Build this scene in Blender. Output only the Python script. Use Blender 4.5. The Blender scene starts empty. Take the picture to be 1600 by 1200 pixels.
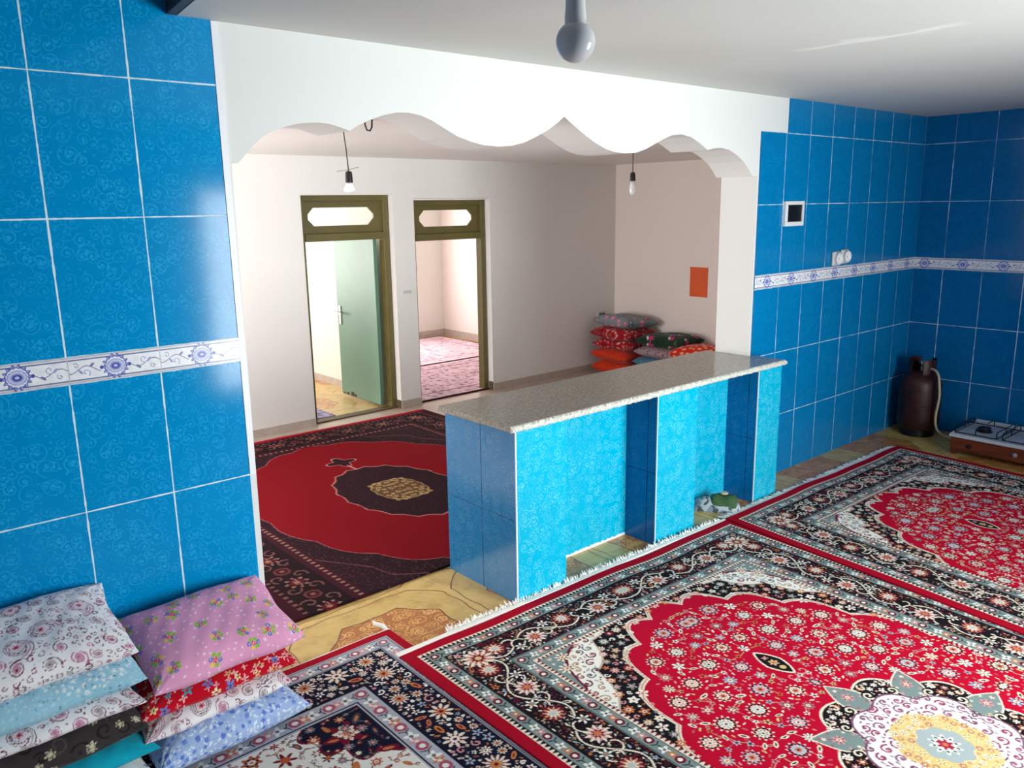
import bpy, bmesh, math, random
import numpy as np
from mathutils import Vector, Matrix
from mathutils.geometry import tessellate_polygon
PI = math.pi
scene = bpy.context.scene
col = scene.collection
random.seed(7)

# ------------------------------------------------------------------ camera
cam_data = bpy.data.cameras.new('camera')
cam = bpy.data.objects.new('camera', cam_data)
col.objects.link(cam)
cam_data.sensor_fit = 'HORIZONTAL'
cam_data.sensor_width = 36.0
cam_data.lens = 36.0 * 1272.35 / 1600.0
cam_data.clip_start = 0.05
YAW, PITCH, ROLL = 0.712235, 0.215861, -0.015383
dv = Vector((math.sin(YAW)*math.cos(PITCH), math.cos(YAW)*math.cos(PITCH), -math.sin(PITCH)))
rv = Vector((math.cos(YAW), -math.sin(YAW), 0))
uv_ = rv.cross(dv)
r2 = rv*math.cos(ROLL) + uv_*math.sin(ROLL)
u2 = -rv*math.sin(ROLL) + uv_*math.cos(ROLL)
R = Matrix((r2, u2, -dv)).transposed().to_4x4()
cam.matrix_world = Matrix.Translation((-0.0173, -0.0124, 1.9229)) @ R
scene.camera = cam

# ------------------------------------------------------------------ world, daylight, exposure
scene.view_settings.view_transform = 'Standard'
scene.view_settings.look = 'None'
scene.view_settings.gamma = 1.0
scene.view_settings.use_curve_mapping = False
scene.view_settings.exposure = 0.0
world = bpy.data.worlds.new('daylight_sky')
scene.world = world
world.use_nodes = True
bg = world.node_tree.nodes['Background']
bg.inputs['Color'].default_value = (0.78, 0.88, 1.0, 1)
bg.inputs['Strength'].default_value = 1.6

def area(name, loc, target, sx, sy, power, color):
    l = bpy.data.lights.new(name, 'AREA')
    l.shape = 'RECTANGLE'; l.size = sx; l.size_y = sy
    l.energy = power; l.color = color
    o = bpy.data.objects.new(name, l); col.objects.link(o)
    o.location = loc
    o.rotation_euler = (Vector(target) - Vector(loc)).to_track_quat('-Z', 'Y').to_euler()
    return o
# daylight coming in through the windows, plus an added fill in the back room
area('daylight_main_window', (3.5, -1.17, 1.2), (2.6, 4, 1.18), 1.7, 1.75, 134, (0.93, 1.0, 0.965)).data.spread = math.radians(124)
area('fill_back_room_window', (-0.16, 5.6, 1.25), (5, 5.3, 1.25), 1.4, 1.2, 122, (1.0, 0.97, 0.95))  # fill light at an unseen window, added to brighten the back room
area('daylight_far_left_room', (2.4, 10.16, 1.35), (2.4, 5, 1.2), 1.9, 1.3, 135, (1.0, 0.97, 0.92))
area('daylight_far_right_room', (5.5, 10.16, 1.3), (6.4, 5, 1.0), 1.7, 1.3, 105, (1.0, 0.97, 0.97))

# ------------------------------------------------------------------ colour helpers
def lin(c):
    c = c/255.0
    return c/12.92 if c <= 0.04045 else ((c+0.055)/1.055)**2.4
def C(r, g, b): return (lin(r), lin(g), lin(b))
def C4(r, g, b): return (lin(r), lin(g), lin(b), 1.0)

# ------------------------------------------------------------------ materials
class NT:
    def __init__(s, name):
        s.m = bpy.data.materials.new(name); s.m.use_nodes = True
        s.t = s.m.node_tree; s.b = s.t.nodes['Principled BSDF']
    def n(s, typ, **kw):
        x = s.t.nodes.new(typ)
        for k, v in kw.items(): setattr(x, k, v)
        return x
    def put(s, sock, v):
        if v is None: return
        if isinstance(v, (int, float)): sock.default_value = v
        elif isinstance(v, (tuple, list)):
            try: sock.default_value = v
            except Exception: sock.default_value = tuple(v)[:3]
        else: s.t.links.new(v, sock)
    def M(s, op, a, b=None, c=None, clamp=False):
        x = s.n('ShaderNodeMath', operation=op); x.use_clamp = clamp
        s.put(x.inputs[0], a); s.put(x.inputs[1], b)
        if c is not None: s.put(x.inputs[2], c)
        return x.outputs[0]
    def mix(s, f, a, b, blend='MIX'):
        x = s.n('ShaderNodeMix', data_type='RGBA', blend_type=blend)
        s.put(x.inputs[0], f); s.put(x.inputs[6], a); s.put(x.inputs[7], b)
        return x.outputs[2]
    def xyz(s):
        tc = s.n('ShaderNodeTexCoord'); sp = s.n('ShaderNodeSeparateXYZ')
        s.t.links.new(tc.outputs['Object'], sp.inputs[0])
        return sp.outputs[0], sp.outputs[1], sp.outputs[2], tc.outputs['Object']
    def comb(s, a, b, c=0.0):
        x = s.n('ShaderNodeCombineXYZ')
        s.put(x.inputs[0], a); s.put(x.inputs[1], b); s.put(x.inputs[2], c)
        return x.outputs[0]
    def noise(s, vec, scale, detail=3, rough=0.5):
        x = s.n('ShaderNodeTexNoise'); s.put(x.inputs['Vector'], vec)
        x.inputs['Scale'].default_value = scale; x.inputs['Detail'].default_value = detail
        x.inputs['Roughness'].default_value = rough
        return x.outputs['Fac']
    def voro(s, vec, scale, feature='F1', dim='3D', rnd=1.0):
        x = s.n('ShaderNodeTexVoronoi', feature=feature, voronoi_dimensions=dim)
        s.put(x.inputs['Vector'], vec); x.inputs['Scale'].default_value = scale
        x.inputs['Randomness'].default_value = rnd
        return x
    def smooth(s, v, lo, hi, a=0.0, b=1.0):
        x = s.n('ShaderNodeMapRange', interpolation_type='SMOOTHSTEP')
        s.put(x.inputs[0], v)
        for i, q in zip((1, 2, 3, 4), (lo, hi, a, b)): x.inputs[i].default_value = q
        return x.outputs[0]
    def ramp(s, v, stops):
        x = s.n('ShaderNodeValToRGB'); s.put(x.inputs[0], v)
        e = x.color_ramp.elements
        while len(e) < len(stops): e.new(0.5)
        for q, (p, c) in zip(e, stops): q.position = p; q.color = c
        return x.outputs[0]
    def bump(s, h, strength, dist=0.01):
        x = s.n('ShaderNodeBump'); x.inputs['Strength'].default_value = strength
        x.inputs['Distance'].default_value = dist; s.put(x.inputs['Height'], h)
        s.t.links.new(x.outputs[0], s.b.inputs['Normal'])
    def set(s, color=None, rough=None, metal=None, spec=None, **kw):
        if color is not None: s.put(s.b.inputs['Base Color'], color)
        if rough is not None: s.put(s.b.inputs['Roughness'], rough)
        if metal is not None: s.put(s.b.inputs['Metallic'], metal)
        if spec is not None: s.put(s.b.inputs['Specular IOR Level'], spec)
        for k, v in kw.items(): s.put(s.b.inputs[k.replace('_', ' ')], v)
        return s.m

def simple(name, rgb, rough=0.5, metal=0.0, var=0.08, scale=12, bump=0.0, **kw):
    t = NT(name); x, y, z, o = t.xyz()
    n = t.noise(o, scale, 4)
    dark = tuple(c*(1-var) for c in rgb)+(1,); light = tuple(min(1, c*(1+var)) for c in rgb)+(1,)
    c = t.mix(n, dark, light)
    if bump: t.bump(t.noise(o, scale*6, 3), bump, 0.004)
    return t.set(c, rough, metal, **kw)

def plaster(name, rgb, var=0.035):
    t = NT(name); x, y, z, o = t.xyz()
    n1 = t.noise(o, 1.3, 4); n2 = t.noise(o, 22, 4, 0.6)
    c = t.mix(n1, tuple(q*(1-var) for q in rgb)+(1,), tuple(min(1, q*(1+var)) for q in rgb)+(1,))
    t.bump(n2, 0.10, 0.004)
    return t.set(c, 0.62, spec=0.35)

M_white = plaster('white_wall_paint', (0.73, 0.735, 0.725))
M_back = plaster('back_room_wall_paint_bounce_tint', (0.82, 0.79, 0.765))  # pink bounce from the red rug mixed into the wall colour
M_backr = plaster('side_wall_paint_bounce_tint', (0.84, 0.74, 0.69))  # pinker still: rug bounce light put into the side wall colour
M_far = plaster('far_room_wall_paint', (0.78, 0.76, 0.70))

def ceiling_mat():
    t = NT('ceiling_paint'); x, y, z, o = t.xyz()
    n1 = t.noise(o, 0.9, 4); n2 = t.noise(t.comb(t.M('MULTIPLY', x, 9.0), y, 0.0), 1.2, 4)
    c = t.mix(n1, (0.60, 0.61, 0.585, 1), (0.69, 0.695, 0.67, 1))
    # a patch of fresh filler brushed across the ceiling
    w = t.M('ADD', x, t.M('MULTIPLY', t.M('SUBTRACT', t.noise(o, 3.5, 3), 0.5), 0.30))
    band = t.smooth(t.M('ABSOLUTE', t.M('SUBTRACT', w, 3.50)), 0.02, 0.07, 1.0, 0.0)
    yy = t.smooth(t.M('ABSOLUTE', t.M('SUBTRACT', y, 1.72)), 0.26, 0.42, 1.0, 0.0)
    f = t.M('MULTIPLY', t.M('MULTIPLY', band, yy), t.smooth(n2, 0.35, 0.55))
    c = t.mix(t.M('MULTIPLY', f, 0.8), c, (0.86, 0.87, 0.84, 1))
    t.bump(t.noise(o, 25, 3), 0.08, 0.004)
    return t.set(c, 0.6, spec=0.3)
M_ceil = ceiling_mat()

def scroll(t, u, v, freq, thick=0.030):
    """scrolling tendrils and buds printed on the glaze; returns a 0-1 mask"""
    def layer(fr, ox, oy, th):
        vec = t.comb(t.M('ADD', t.M('MULTIPLY', u, fr), ox), t.M('ADD', t.M('MULTIPLY', v, fr), oy))
        vo = t.voro(vec, 1.0, 'F1', '2D', 0.85)
        sub = t.n('ShaderNodeVectorMath', operation='SUBTRACT')
        t.t.links.new(vec, sub.inputs[0]); t.t.links.new(vo.outputs['Position'], sub.inputs[1])
        sp = t.n('ShaderNodeSeparateXYZ'); t.t.links.new(sub.outputs[0], sp.inputs[0])
        sc = t.n('ShaderNodeSeparateColor'); t.t.links.new(vo.outputs['Color'], sc.inputs[0])
        th_ = t.M('DIVIDE', t.M('ARCTAN2', sp.outputs[1], sp.outputs[0]), 2*PI)
        ch = t.M('SUBTRACT', t.M('MULTIPLY', t.M('GREATER_THAN', sc.outputs[0], 0.5), 2.0), 1.0)
        r = t.M('SQRT', t.M('ADD', t.M('POWER', sp.outputs[0], 2.0), t.M('POWER', sp.outputs[1], 2.0)))
        ph = t.M('ADD', t.M('MULTIPLY', th_, ch), t.M('ADD', t.M('DIVIDE', r, 0.25), sc.outputs[1]))
        dd = t.M('MULTIPLY', t.M('ABSOLUTE', t.M('SUBTRACT', t.M('FRACT', ph), 0.5)), 0.25)
        line = t.smooth(dd, th*0.5, th, 1.0, 0.0)
        inside = t.smooth(r, 0.40, 0.46, 1.0, 0.0)
        dot = t.smooth(r, 0.05, 0.085, 1.0, 0.0)
        return t.M('MAXIMUM', t.M('MULTIPLY', line, inside), dot)
    a = layer(freq, 0.3, 0.7, thick)
    b = layer(freq*0.62, 5.3, 2.7, thick*0.8)
    v3 = t.voro(t.comb(u, v), freq*1.5, 'F1', '2D')
    buds = t.smooth(v3.outputs['Distance'], 0.08, 0.15, 0.8, 0.0)
    m = t.M('MAXIMUM', t.M('MAXIMUM', a, t.M('MULTIPLY', b, 0.8)), buds)
    fade = t.smooth(t.noise(t.comb(u, v), 7.0, 3), 0.32, 0.62, 0.35, 1.0)
    return t.M('MULTIPLY', m, fade)

def tile_mat(name, axis, off, w, zbase_lo, base, lineC, groutC, gw=0.0022, fade=0.0, str_=0.45, zper=0.4566,
             two_rows=True, freq=19.0, vfade=0.0, rough=0.2, joint_dim=1.0, spec=0.3):
    t = NT(name); x, y, z, o = t.xyz()
    a = x if axis == 'x' else y
    # distance to the vertical joints
    k = t.M('FRACT', t.M('DIVIDE', t.M('ADD', t.M('SUBTRACT', a, off), 60*w + w*0.5), w))
    dvv = t.M('MULTIPLY', t.M('ABSOLUTE', t.M('SUBTRACT', k, 0.5)), w)
    if two_rows:
        hi = t.M('GREATER_THAN', z, 1.40)
        zz = t.M('SUBTRACT', t.M('SUBTRACT', z, 1.354), t.M('MULTIPLY', hi, 0.0917))
    else:
        zz = t.M('SUBTRACT', z, zbase_lo)
    kz = t.M('FRACT', t.M('DIVIDE', t.M('ADD', zz, zper*20.5), zper))
    dh = t.M('MULTIPLY', t.M('ABSOLUTE', t.M('SUBTRACT', kz, 0.5)), zper)
    wob = t.smooth(t.noise(o, 16, 2), 0.3, 0.7, 0.55, 1.45)
    gv = t.M('MULTIPLY', wob, gw)
    mv = t.smooth(t.M('SUBTRACT', dvv, gv), -0.0004, 0.0006, 1.0, 0.0)
    mh = t.smooth(t.M('SUBTRACT', dh, t.M('MULTIPLY', wob, gw*0.8)), -0.0004, 0.0006, 1.0, 0.0)
    if fade > 0:
        fd = t.smooth(t.noise(o, 2.6, 2), 0.38, 0.6, 1.0-fade, 1.0)
        mv = t.M('MULTIPLY', mv, fd)
        mh = t.M('MULTIPLY', mh, t.smooth(t.noise(o, 3.4, 2), 0.36, 0.5, 1.0-fade, 1.0))
    g = t.M('MAXIMUM', mv, mh)
    s = scroll(t, a, z, freq)
    n = t.noise(o, 2.0, 3)
    bc = t.mix(n, tuple(q*0.94 for q in base)+(1,), tuple(q*1.06 for q in base)+(1,))
    c = t.mix(t.M('MULTIPLY', s, str_), bc, lineC)
    c = t.mix(t.M('MULTIPLY', g, joint_dim), c, groutC)
    t.bump(t.M('SUBTRACT', 1.0, g), 0.25, 0.002)
    rr = t.M('ADD', rough, t.M('MULTIPLY', g, 0.5))
    return t.set(c, rr, spec=spec)

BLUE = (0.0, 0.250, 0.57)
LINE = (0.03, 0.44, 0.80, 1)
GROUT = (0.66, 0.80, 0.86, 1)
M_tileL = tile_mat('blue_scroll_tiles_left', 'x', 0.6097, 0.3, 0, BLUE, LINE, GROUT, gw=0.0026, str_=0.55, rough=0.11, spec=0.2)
M_tileR = tile_mat('blue_scroll_tiles_right_shaded', 'x', 4.9977, 0.3, 0, (0.0, 0.175, 0.43), LINE, (0.5, 0.66, 0.78, 1), gw=0.0026, fade=0.75, str_=0.22)  # left wall tile again, darkened for the light falling off rightwards
M_tileS = tile_mat('blue_scroll_tiles_side_shaded', 'y', 2.7655, 0.3, 0, (0.0, 0.125, 0.35), LINE, (0.5, 0.66, 0.78, 1), gw=0.0026, fade=0.75, str_=0.18, rough=0.14)  # same tile, darker yet: the dim corner is put into the colour
M_cfront = tile_mat('blue_scroll_tiles_counter_front_lit', 'x', 2.935, 0.3, 0.445, (0.0, 0.39, 0.60), (0.30, 0.72, 0.84, 1), (0.0, 0.16, 0.45, 1),
                    gw=0.0012, str_=0.36, zper=0.456, two_rows=False, joint_dim=0.55)  # same blue tile, brightened for the light on the counter front
M_cend = tile_mat('blue_scroll_tiles_counter_end_shaded', 'y', 3.04, 0.3, 0.43, (0.02, 0.18, 0.40), (0.22, 0.42, 0.62, 1), (0.0, 0.03, 0.12, 1),
                  gw=0.0022, str_=0.32, zper=0.456, two_rows=False, joint_dim=0.9)  # darker copy of the tile: shade of the end faces in the colour

def floor_mat():
    t = NT('yellow_patterned_floor_tiles'); x, y, z, o = t.xyz()
    P = 0.9
    def cell(v, c): return t.M('ABSOLUTE', t.M('SUBTRACT', t.M('MULTIPLY', t.M('FRACT', t.M('DIVIDE', t.M('ADD', t.M('SUBTRACT', v, c), 20.5*P), P)), P), 0.5*P))
    ax, ay = cell(x, 1.79), cell(y, 2.85)
    mx = t.M('MAXIMUM', ax, ay); sm = t.M('ADD', ax, ay)
    wv = t.M('MULTIPLY', t.M('SINE', t.M('MULTIPLY', t.M('MINIMUM', ax, ay), 32.0)), 0.006)
    octo = t.M('ADD', t.M('MAXIMUM', mx, t.M('MULTIPLY', sm, 0.60)), wv)
    octi = t.M('ADD', t.M('MAXIMUM', mx, t.M('MULTIPLY', sm, 0.665)), wv)
    ol = t.smooth(t.M('ABSOLUTE', t.M('SUBTRACT', octo, 0.428)), 0.0022, 0.004, 1.0, 0.0)
    il = t.smooth(t.M('ABSOLUTE', t.M('SUBTRACT', octi, 0.292)), 0.0035, 0.0055, 1.0, 0.0)
    inn = t.M('LESS_THAN', octi, 0.288)
    n = t.noise(o, 9, 5, 0.65)
    base = t.ramp(n, [(0.25, C4(168, 135, 75)), (0.5, C4(206, 172, 100)), (0.75, C4(218, 188, 120))])
    s = scroll(t, x, y, 16.0, 0.06)
    n3 = t.noise(o, 5, 4)
    inner = t.mix(n3, C4(165, 95, 45), C4(190, 120, 62))
    inner = t.mix(t.M('MULTIPLY', s, 1.0), inner, C4(232, 185, 110))
    c = t.mix(inn, base, inner)
    c = t.mix(t.M('MAXIMUM', ol, il), c, C4(128, 78, 32))
    # joints between the 45 cm tiles
    Q = 0.45
    def jt(v, c0): return t.M('MULTIPLY', t.M('ABSOLUTE', t.M('SUBTRACT', t.M('FRACT', t.M('DIVIDE', t.M('ADD', t.M('SUBTRACT', v, c0), 20.5*Q), Q)), 0.5)), Q)
    j = t.smooth(t.M('MINIMUM', jt(x, 1.79), jt(y, 2.85)), 0.0016, 0.003, 1.0, 0.0)
    c = t.mix(t.M('MULTIPLY', j, 0.7), c, C4(215, 185, 130))
    return t.set(c, 0.28, spec=0.5)
M_floor = floor_mat()

def granite():
    t = NT('speckled_grey_granite'); x, y, z, o = t.xyz()
    a = t.noise(o, 60, 6, 0.75); b = t.voro(o, 130).outputs['Distance']
    n = t.noise(o, 9, 3)
    c = t.ramp(a, [(0.3, C4(70, 68, 64)), (0.48, C4(128, 125, 116)), (0.62, C4(160, 157, 148)), (0.8, C4(200, 196, 186))])
    c = t.mix(t.smooth(b, 0.1, 0.35, 0.5, 0.0), c, C4(78, 76, 72))
    c = t.mix(t.M('MULTIPLY', n, 0.3), c, C4(150, 146, 136))
    return t.set(c, 0.16, spec=0.5)
M_granite = granite()
M_rough = simple('rough_stone_edge', C(205, 205, 198), 0.9, var=0.3, scale=60, bump=0.5)
M_skirt = simple('marble_skirting', C(186, 172, 162), 0.35, var=0.25, scale=14)
M_olive = simple('olive_painted_wood', C(102, 92, 46), 0.45, var=0.2, scale=8, bump=0.05)
M_olived = simple('dark_olive_wood', C(92, 76, 50), 0.5, var=0.2, scale=8)
M_green = simple('sage_green_door_paint', C(100, 138, 114), 0.45, var=0.07, scale=5, bump=0.04)
M_chip = simple('chipped_paint', C(70, 55, 35), 0.8)
M_brownf = simple('dark_brown_fascia', C(62, 40, 42), 0.5)
M_chrome = simple('satin_metal', C(190, 190, 188), 0.3, 0.9)
M_whitepl = simple('white_plastic', C(228, 228, 232), 0.35, var=0.03)
M_offpl = simple('off_white_plastic', C(205, 203, 200), 0.4, var=0.06)
M_black = simple('black_plastic', C(18, 15, 16), 0.35, var=0.2)
M_iron = simple('black_enamel_iron', C(22, 20, 22), 0.4, 0.3, var=0.2)
M_enamel = simple('white_enamel', C(196, 198, 206), 0.25, var=0.04)
M_wire = simple('grey_cord', C(70, 60, 52), 0.7)
M_steelg = simple('galvanised_wire', C(170, 168, 160), 0.5, 0.5)
M_orange = simple('orange_paper', C(225, 92, 42), 0.7, var=0.08, scale=9)
M_hose = simple('cream_rubber_hose', C(196, 184, 148), 0.5)
M_fringe = simple('cream_wool_fringe', C(246, 243, 236), 0.95, var=0.05, scale=60)
M_trimw = simple('white_corner_strip', C(232, 232, 238), 0.4, var=0.03)
def cyl_mat():
    t = NT('worn_maroon_cylinder_paint'); x, y, z, o = t.xyz()
    n = t.noise(o, 9, 5, 0.65)
    c = t.ramp(n, [(0.3, C4(30, 13, 13)), (0.52, C4(56, 20, 20)), (0.72, C4(70, 40, 34))])
    return t.set(c, 0.45, 0.2)
M_cyl = cyl_mat()
def wood_mat():
    t = NT('reddish_brown_wood'); x, y, z, o = t.xyz()
    n = t.noise(t.comb(t.M('MULTIPLY', x, 3), y, t.M('MULTIPLY', z, 20)), 3, 5)
    c = t.ramp(n, [(0.3, C4(74, 28, 12)), (0.55, C4(112, 48, 20)), (0.75, C4(136, 66, 30))])
    return t.set(c, 0.4)
M_wood = wood_mat()
def bulb_mat(name, rgb, rough, trans):
    t = NT(name)
    t.set(rgb+(1,), rough, spec=0.5)
    t.put(t.b.inputs['Transmission Weight'], trans)
    return t.m
M_opal = bulb_mat('opal_bulb', (0.96, 0.96, 0.98), 0.12, 0.0)
M_opal.node_tree.nodes['Principled BSDF'].inputs['Subsurface Weight'].default_value = 0.0
M_opal.node_tree.nodes['Principled BSDF'].inputs['Subsurface Radius'].default_value = (0.05, 0.05, 0.05)
M_clear = bulb_mat('pale_frosted_bulb', (0.92, 0.90, 0.89), 0.1, 0.25)
def glass_mat():
    t = NT('window_glass'); t.set((0.95, 0.98, 1, 1), 0.02); t.put(t.b.inputs['Transmission Weight'], 1.0)
    t.b.inputs['IOR'].default_value = 1.02
    return t.m

def attr_mat(name, rough=0.95, sheen=0.0, bump=0.3, scale=220, spec=0.15):
    t = NT(name); x, y, z, o = t.xyz()
    a = t.n('ShaderNodeVertexColor'); a.layer_name = 'pattern'
    n = t.noise(o, scale, 2)
    c = t.mix(1.0, a.outputs[0], t.mix(n, (0.78, 0.78, 0.78, 1), (1.15, 1.15, 1.15, 1)), 'MULTIPLY')
    if bump: t.bump(n, bump, 0.003)
    t.set(c, rough, spec=spec)
    if sheen: t.b.inputs['Sheen Weight'].default_value = sheen
    return t.m
M_rug = attr_mat('woven_carpet_pile', 0.95, 0.0, 0.35, 260, 0.12)
M_cloth = attr_mat('printed_cotton', 0.9, 0.1, 0.15, 320, 0.15)
M_glaze = attr_mat('glazed_border_tile', 0.22, 0.0, 0.0, 50, 0.5)

# ------------------------------------------------------------------ objects
def tag(o, label=None, cat=None, group=None, kind=None):
    if label: o['label'] = label
    if cat: o['category'] = cat
    if group: o['group'] = group
    if kind: o['kind'] = kind
    return o
def empty(name, loc, rz=0.0, label=None, cat=None, group=None):
    o = bpy.data.objects.new(name, None); col.objects.link(o)
    o.empty_display_size = 0.1
    o.location = loc; o.rotation_euler = (0, 0, rz)
    return tag(o, label, cat, group)

class MB:
    def __init__(s): s.v = []; s.f = []
    def add(s, vs, fs, Mx=None):
        b = len(s.v)
        for p in vs:
            p = Vector(p)
            s.v.append(tuple(Mx @ p if Mx else p))
        s.f += [tuple(b+i for i in f) for f in fs]
        return s
    def box(s, x0, x1, y0, y1, z0, z1, Mx=None):
        vs = [(x, y, z) for z in (z0, z1) for y in (y0, y1) for x in (x0, x1)]
        return s.add(vs, [(0, 2, 3, 1), (4, 5, 7, 6), (0, 1, 5, 4), (2, 6, 7, 3), (0, 4, 6, 2), (1, 3, 7, 5)], Mx)
    def prism(s, poly, ax, a, b, Mx=None):
        """poly in the plane normal to ax ('y': (x,z), 'x': (y,z), 'z': (x,y))"""
        n = len(poly)
        def P(p, h): return (p[0], h, p[1]) if ax == 'y' else (h, p[0], p[1]) if ax == 'x' else (p[0], p[1], h)
        tri = tessellate_polygon([[Vector((p[0], p[1], 0)) for p in poly]])
        vs = [P(p, a) for p in poly] + [P(p, b) for p in poly]
        fs = [tuple(t) for t in tri] + [tuple(n+i for i in reversed(t)) for t in tri]
        fs += [(i, (i+1) % n, n+(i+1) % n, n+i) for i in range(n)]
        return s.add(vs, fs, Mx)
    def tube(s, pts, r, seg=8, Mx=None):
        pts = [Vector(p) for p in pts]; rings = []; vs = []
        up = None
        for i, p in enumerate(pts):
            d = (pts[min(i+1, len(pts)-1)] - pts[max(i-1, 0)]).normalized()
            if up is None:
                up = Vector((0, 0, 1)) if abs(d.z) < 0.9 else Vector((1, 0, 0))
            side = d.cross(up).normalized(); up = side.cross(d).normalized()
            rr = r[i] if isinstance(r, (list, tuple)) else r
            for k in range(seg):
                a = 2*PI*k/seg
                vs.append(p + side*math.cos(a)*rr + up*math.sin(a)*rr)
        n = len(pts)
        fs = [(i*seg+k, i*seg+(k+1) % seg, (i+1)*seg+(k+1) % seg, (i+1)*seg+k) for i in range(n-1) for k in range(seg)]
        fs += [tuple(reversed(range(seg))), tuple((n-1)*seg+k for k in range(seg))]
        return s.add(vs, fs, Mx)
    def lathe(s, prof, c=(0, 0, 0), seg=40, Mx=None):
        vs = []; n = len(prof)
        for r, z in prof:
            for k in range(seg):
                a = 2*PI*k/seg; vs.append((c[0]+r*math.cos(a), c[1]+r*math.sin(a), c[2]+z))
        fs = [(i*seg+k, i*seg+(k+1) % seg, (i+1)*seg+(k+1) % seg, (i+1)*seg+k) for i in range(n-1) for k in range(seg)]
        fs += [tuple(reversed(range(seg))), tuple((n-1)*seg+k for k in range(seg))]
        return s.add(vs, fs, Mx)
    def build(s, name, mat, parent=None, smooth=False, bevel=0.0, bseg=2, fix=True):
        me = bpy.data.meshes.new(name); me.from_pydata(s.v, [], s.f); me.update()
        if fix:
            bm = bmesh.new(); bm.from_mesh(me)
            bmesh.ops.recalc_face_normals(bm, faces=bm.faces); bm.to_mesh(me); bm.free()
        me.materials.append(mat)
        if smooth: me.shade_smooth()
        o = bpy.data.objects.new(name, me); col.objects.link(o)
        if parent: o.parent = parent
        if bevel:
            m = o.modifiers.new('bevel', 'BEVEL'); m.width = bevel; m.segments = bseg; m.limit_method = 'ANGLE'
        return o
def struct(o): o['kind'] = 'structure'; return o
def smooth_angle(o, ang=0.6):
    o.data.shade_smooth()
    o.data.set_sharp_from_angle(angle=ang)
    return o

# ------------------------------------------------------------------ pattern canvas (coloured cloth, rugs, border tiles)
class Cv:
    def __init__(s, w, h, res, base):
        s.res = res; s.nx = int(round(w/res))+1; s.ny = int(round(h/res))+1
        s.w = w; s.h = h
        s.x = np.linspace(0, w, s.nx); s.y = np.linspace(0, h, s.ny)
        s.a = np.empty((s.ny, s.nx, 3), np.float32); s.a[:] = base
    def bb(s, x, y, r):
        i0 = max(0, int((x-r)/s.res)-1); i1 = min(s.nx, int((x+r)/s.res)+3)
        j0 = max(0, int((y-r)/s.res)-1); j1 = min(s.ny, int((y+r)/s.res)+3)
        if i0 >= i1 or j0 >= j1: return None
        return slice(j0, j1), slice(i0, i1), s.x[i0:i1][None, :]-x, s.y[j0:j1][:, None]-y
    def disc(s, x, y, r, c):
        q = s.bb(x, y, r)
        if q is None: return
        j, i, X, Y = q
        s.a[j, i][(X*X+Y*Y) < r*r] = c
    def ell(s, x, y, a, b, rot, c):
        q = s.bb(x, y, max(a, b))
        if q is None: return
        j, i, X, Y = q
        u = X*math.cos(rot)+Y*math.sin(rot); v = -X*math.sin(rot)+Y*math.cos(rot)
        s.a[j, i][(u/a)**2+(v/b)**2 < 1] = c
    def flower(s, x, y, r, n, c, rot=0.0, depth=0.3, stretch=1.0):
        q = s.bb(x, y, r*1.05*max(1, stretch))
        if q is None: return
        j, i, X, Y = q
        X = X/stretch
        th = np.arctan2(Y, X)+rot; rr = np.sqrt(X*X+Y*Y)
        s.a[j, i][rr < r*(1-depth+depth*np.cos(n*th))] = c
    def rosette(s, x, y, r, cs, n=8, rot=0.0, outline=None):
        if outline is not None: s.flower(x, y, r*1.18, n, outline, rot, 0.2)
        s.flower(x, y, r, n, cs[0], rot, 0.24)
        s.flower(x, y, r*0.68, n, cs[1], rot+PI/n, 0.3)
        s.disc(x, y, r*0.36, cs[2])
        if len(cs) > 3: s.disc(x, y, r*0.17, cs[3])
    def line(s, pts, w, c):
        for (x0, y0), (x1, y1) in zip(pts[:-1], pts[1:]):
            L = math.hypot(x1-x0, y1-y0)
            q = s.bb((x0+x1)/2, (y0+y1)/2, L/2+w)
            if q is None: continue
            j, i, X, Y = q
            X = X+(x0+x1)/2-x0; Y = Y+(y0+y1)/2-y0
            if L < 1e-9: continue
            ux, uy = (x1-x0)/L, (y1-y0)/L
            t = np.clip(X*ux+Y*uy, 0, L)
            s.a[j, i][(X-t*ux)**2+(Y-t*uy)**2 < (w/2)**2] = c
    def curl(s, x, y, r, a0, turns, w, c, ch=1):
        n = 14
        pts = []
        for k in range(n+1):
            q = k/n
            a = a0+ch*q*turns*2*PI; rr = r*(1-0.75*q)
            pts.append((x+rr*math.cos(a), y+rr*math.sin(a)))
        s.line(pts, w, c)
    def leaf(s, x, y, L, rot, c, c2=None):
        s.ell(x, y, L, L*0.42, rot, c)
        if c2 is not None: s.ell(x, y, L*0.55, L*0.18, rot, c2)
    def mirror4(s):
        a = np.concatenate([s.a, s.a[:-1][::-1]], 0)
        a = np.concatenate([a, a[:, :-1][:, ::-1]], 1)
        return a

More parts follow.
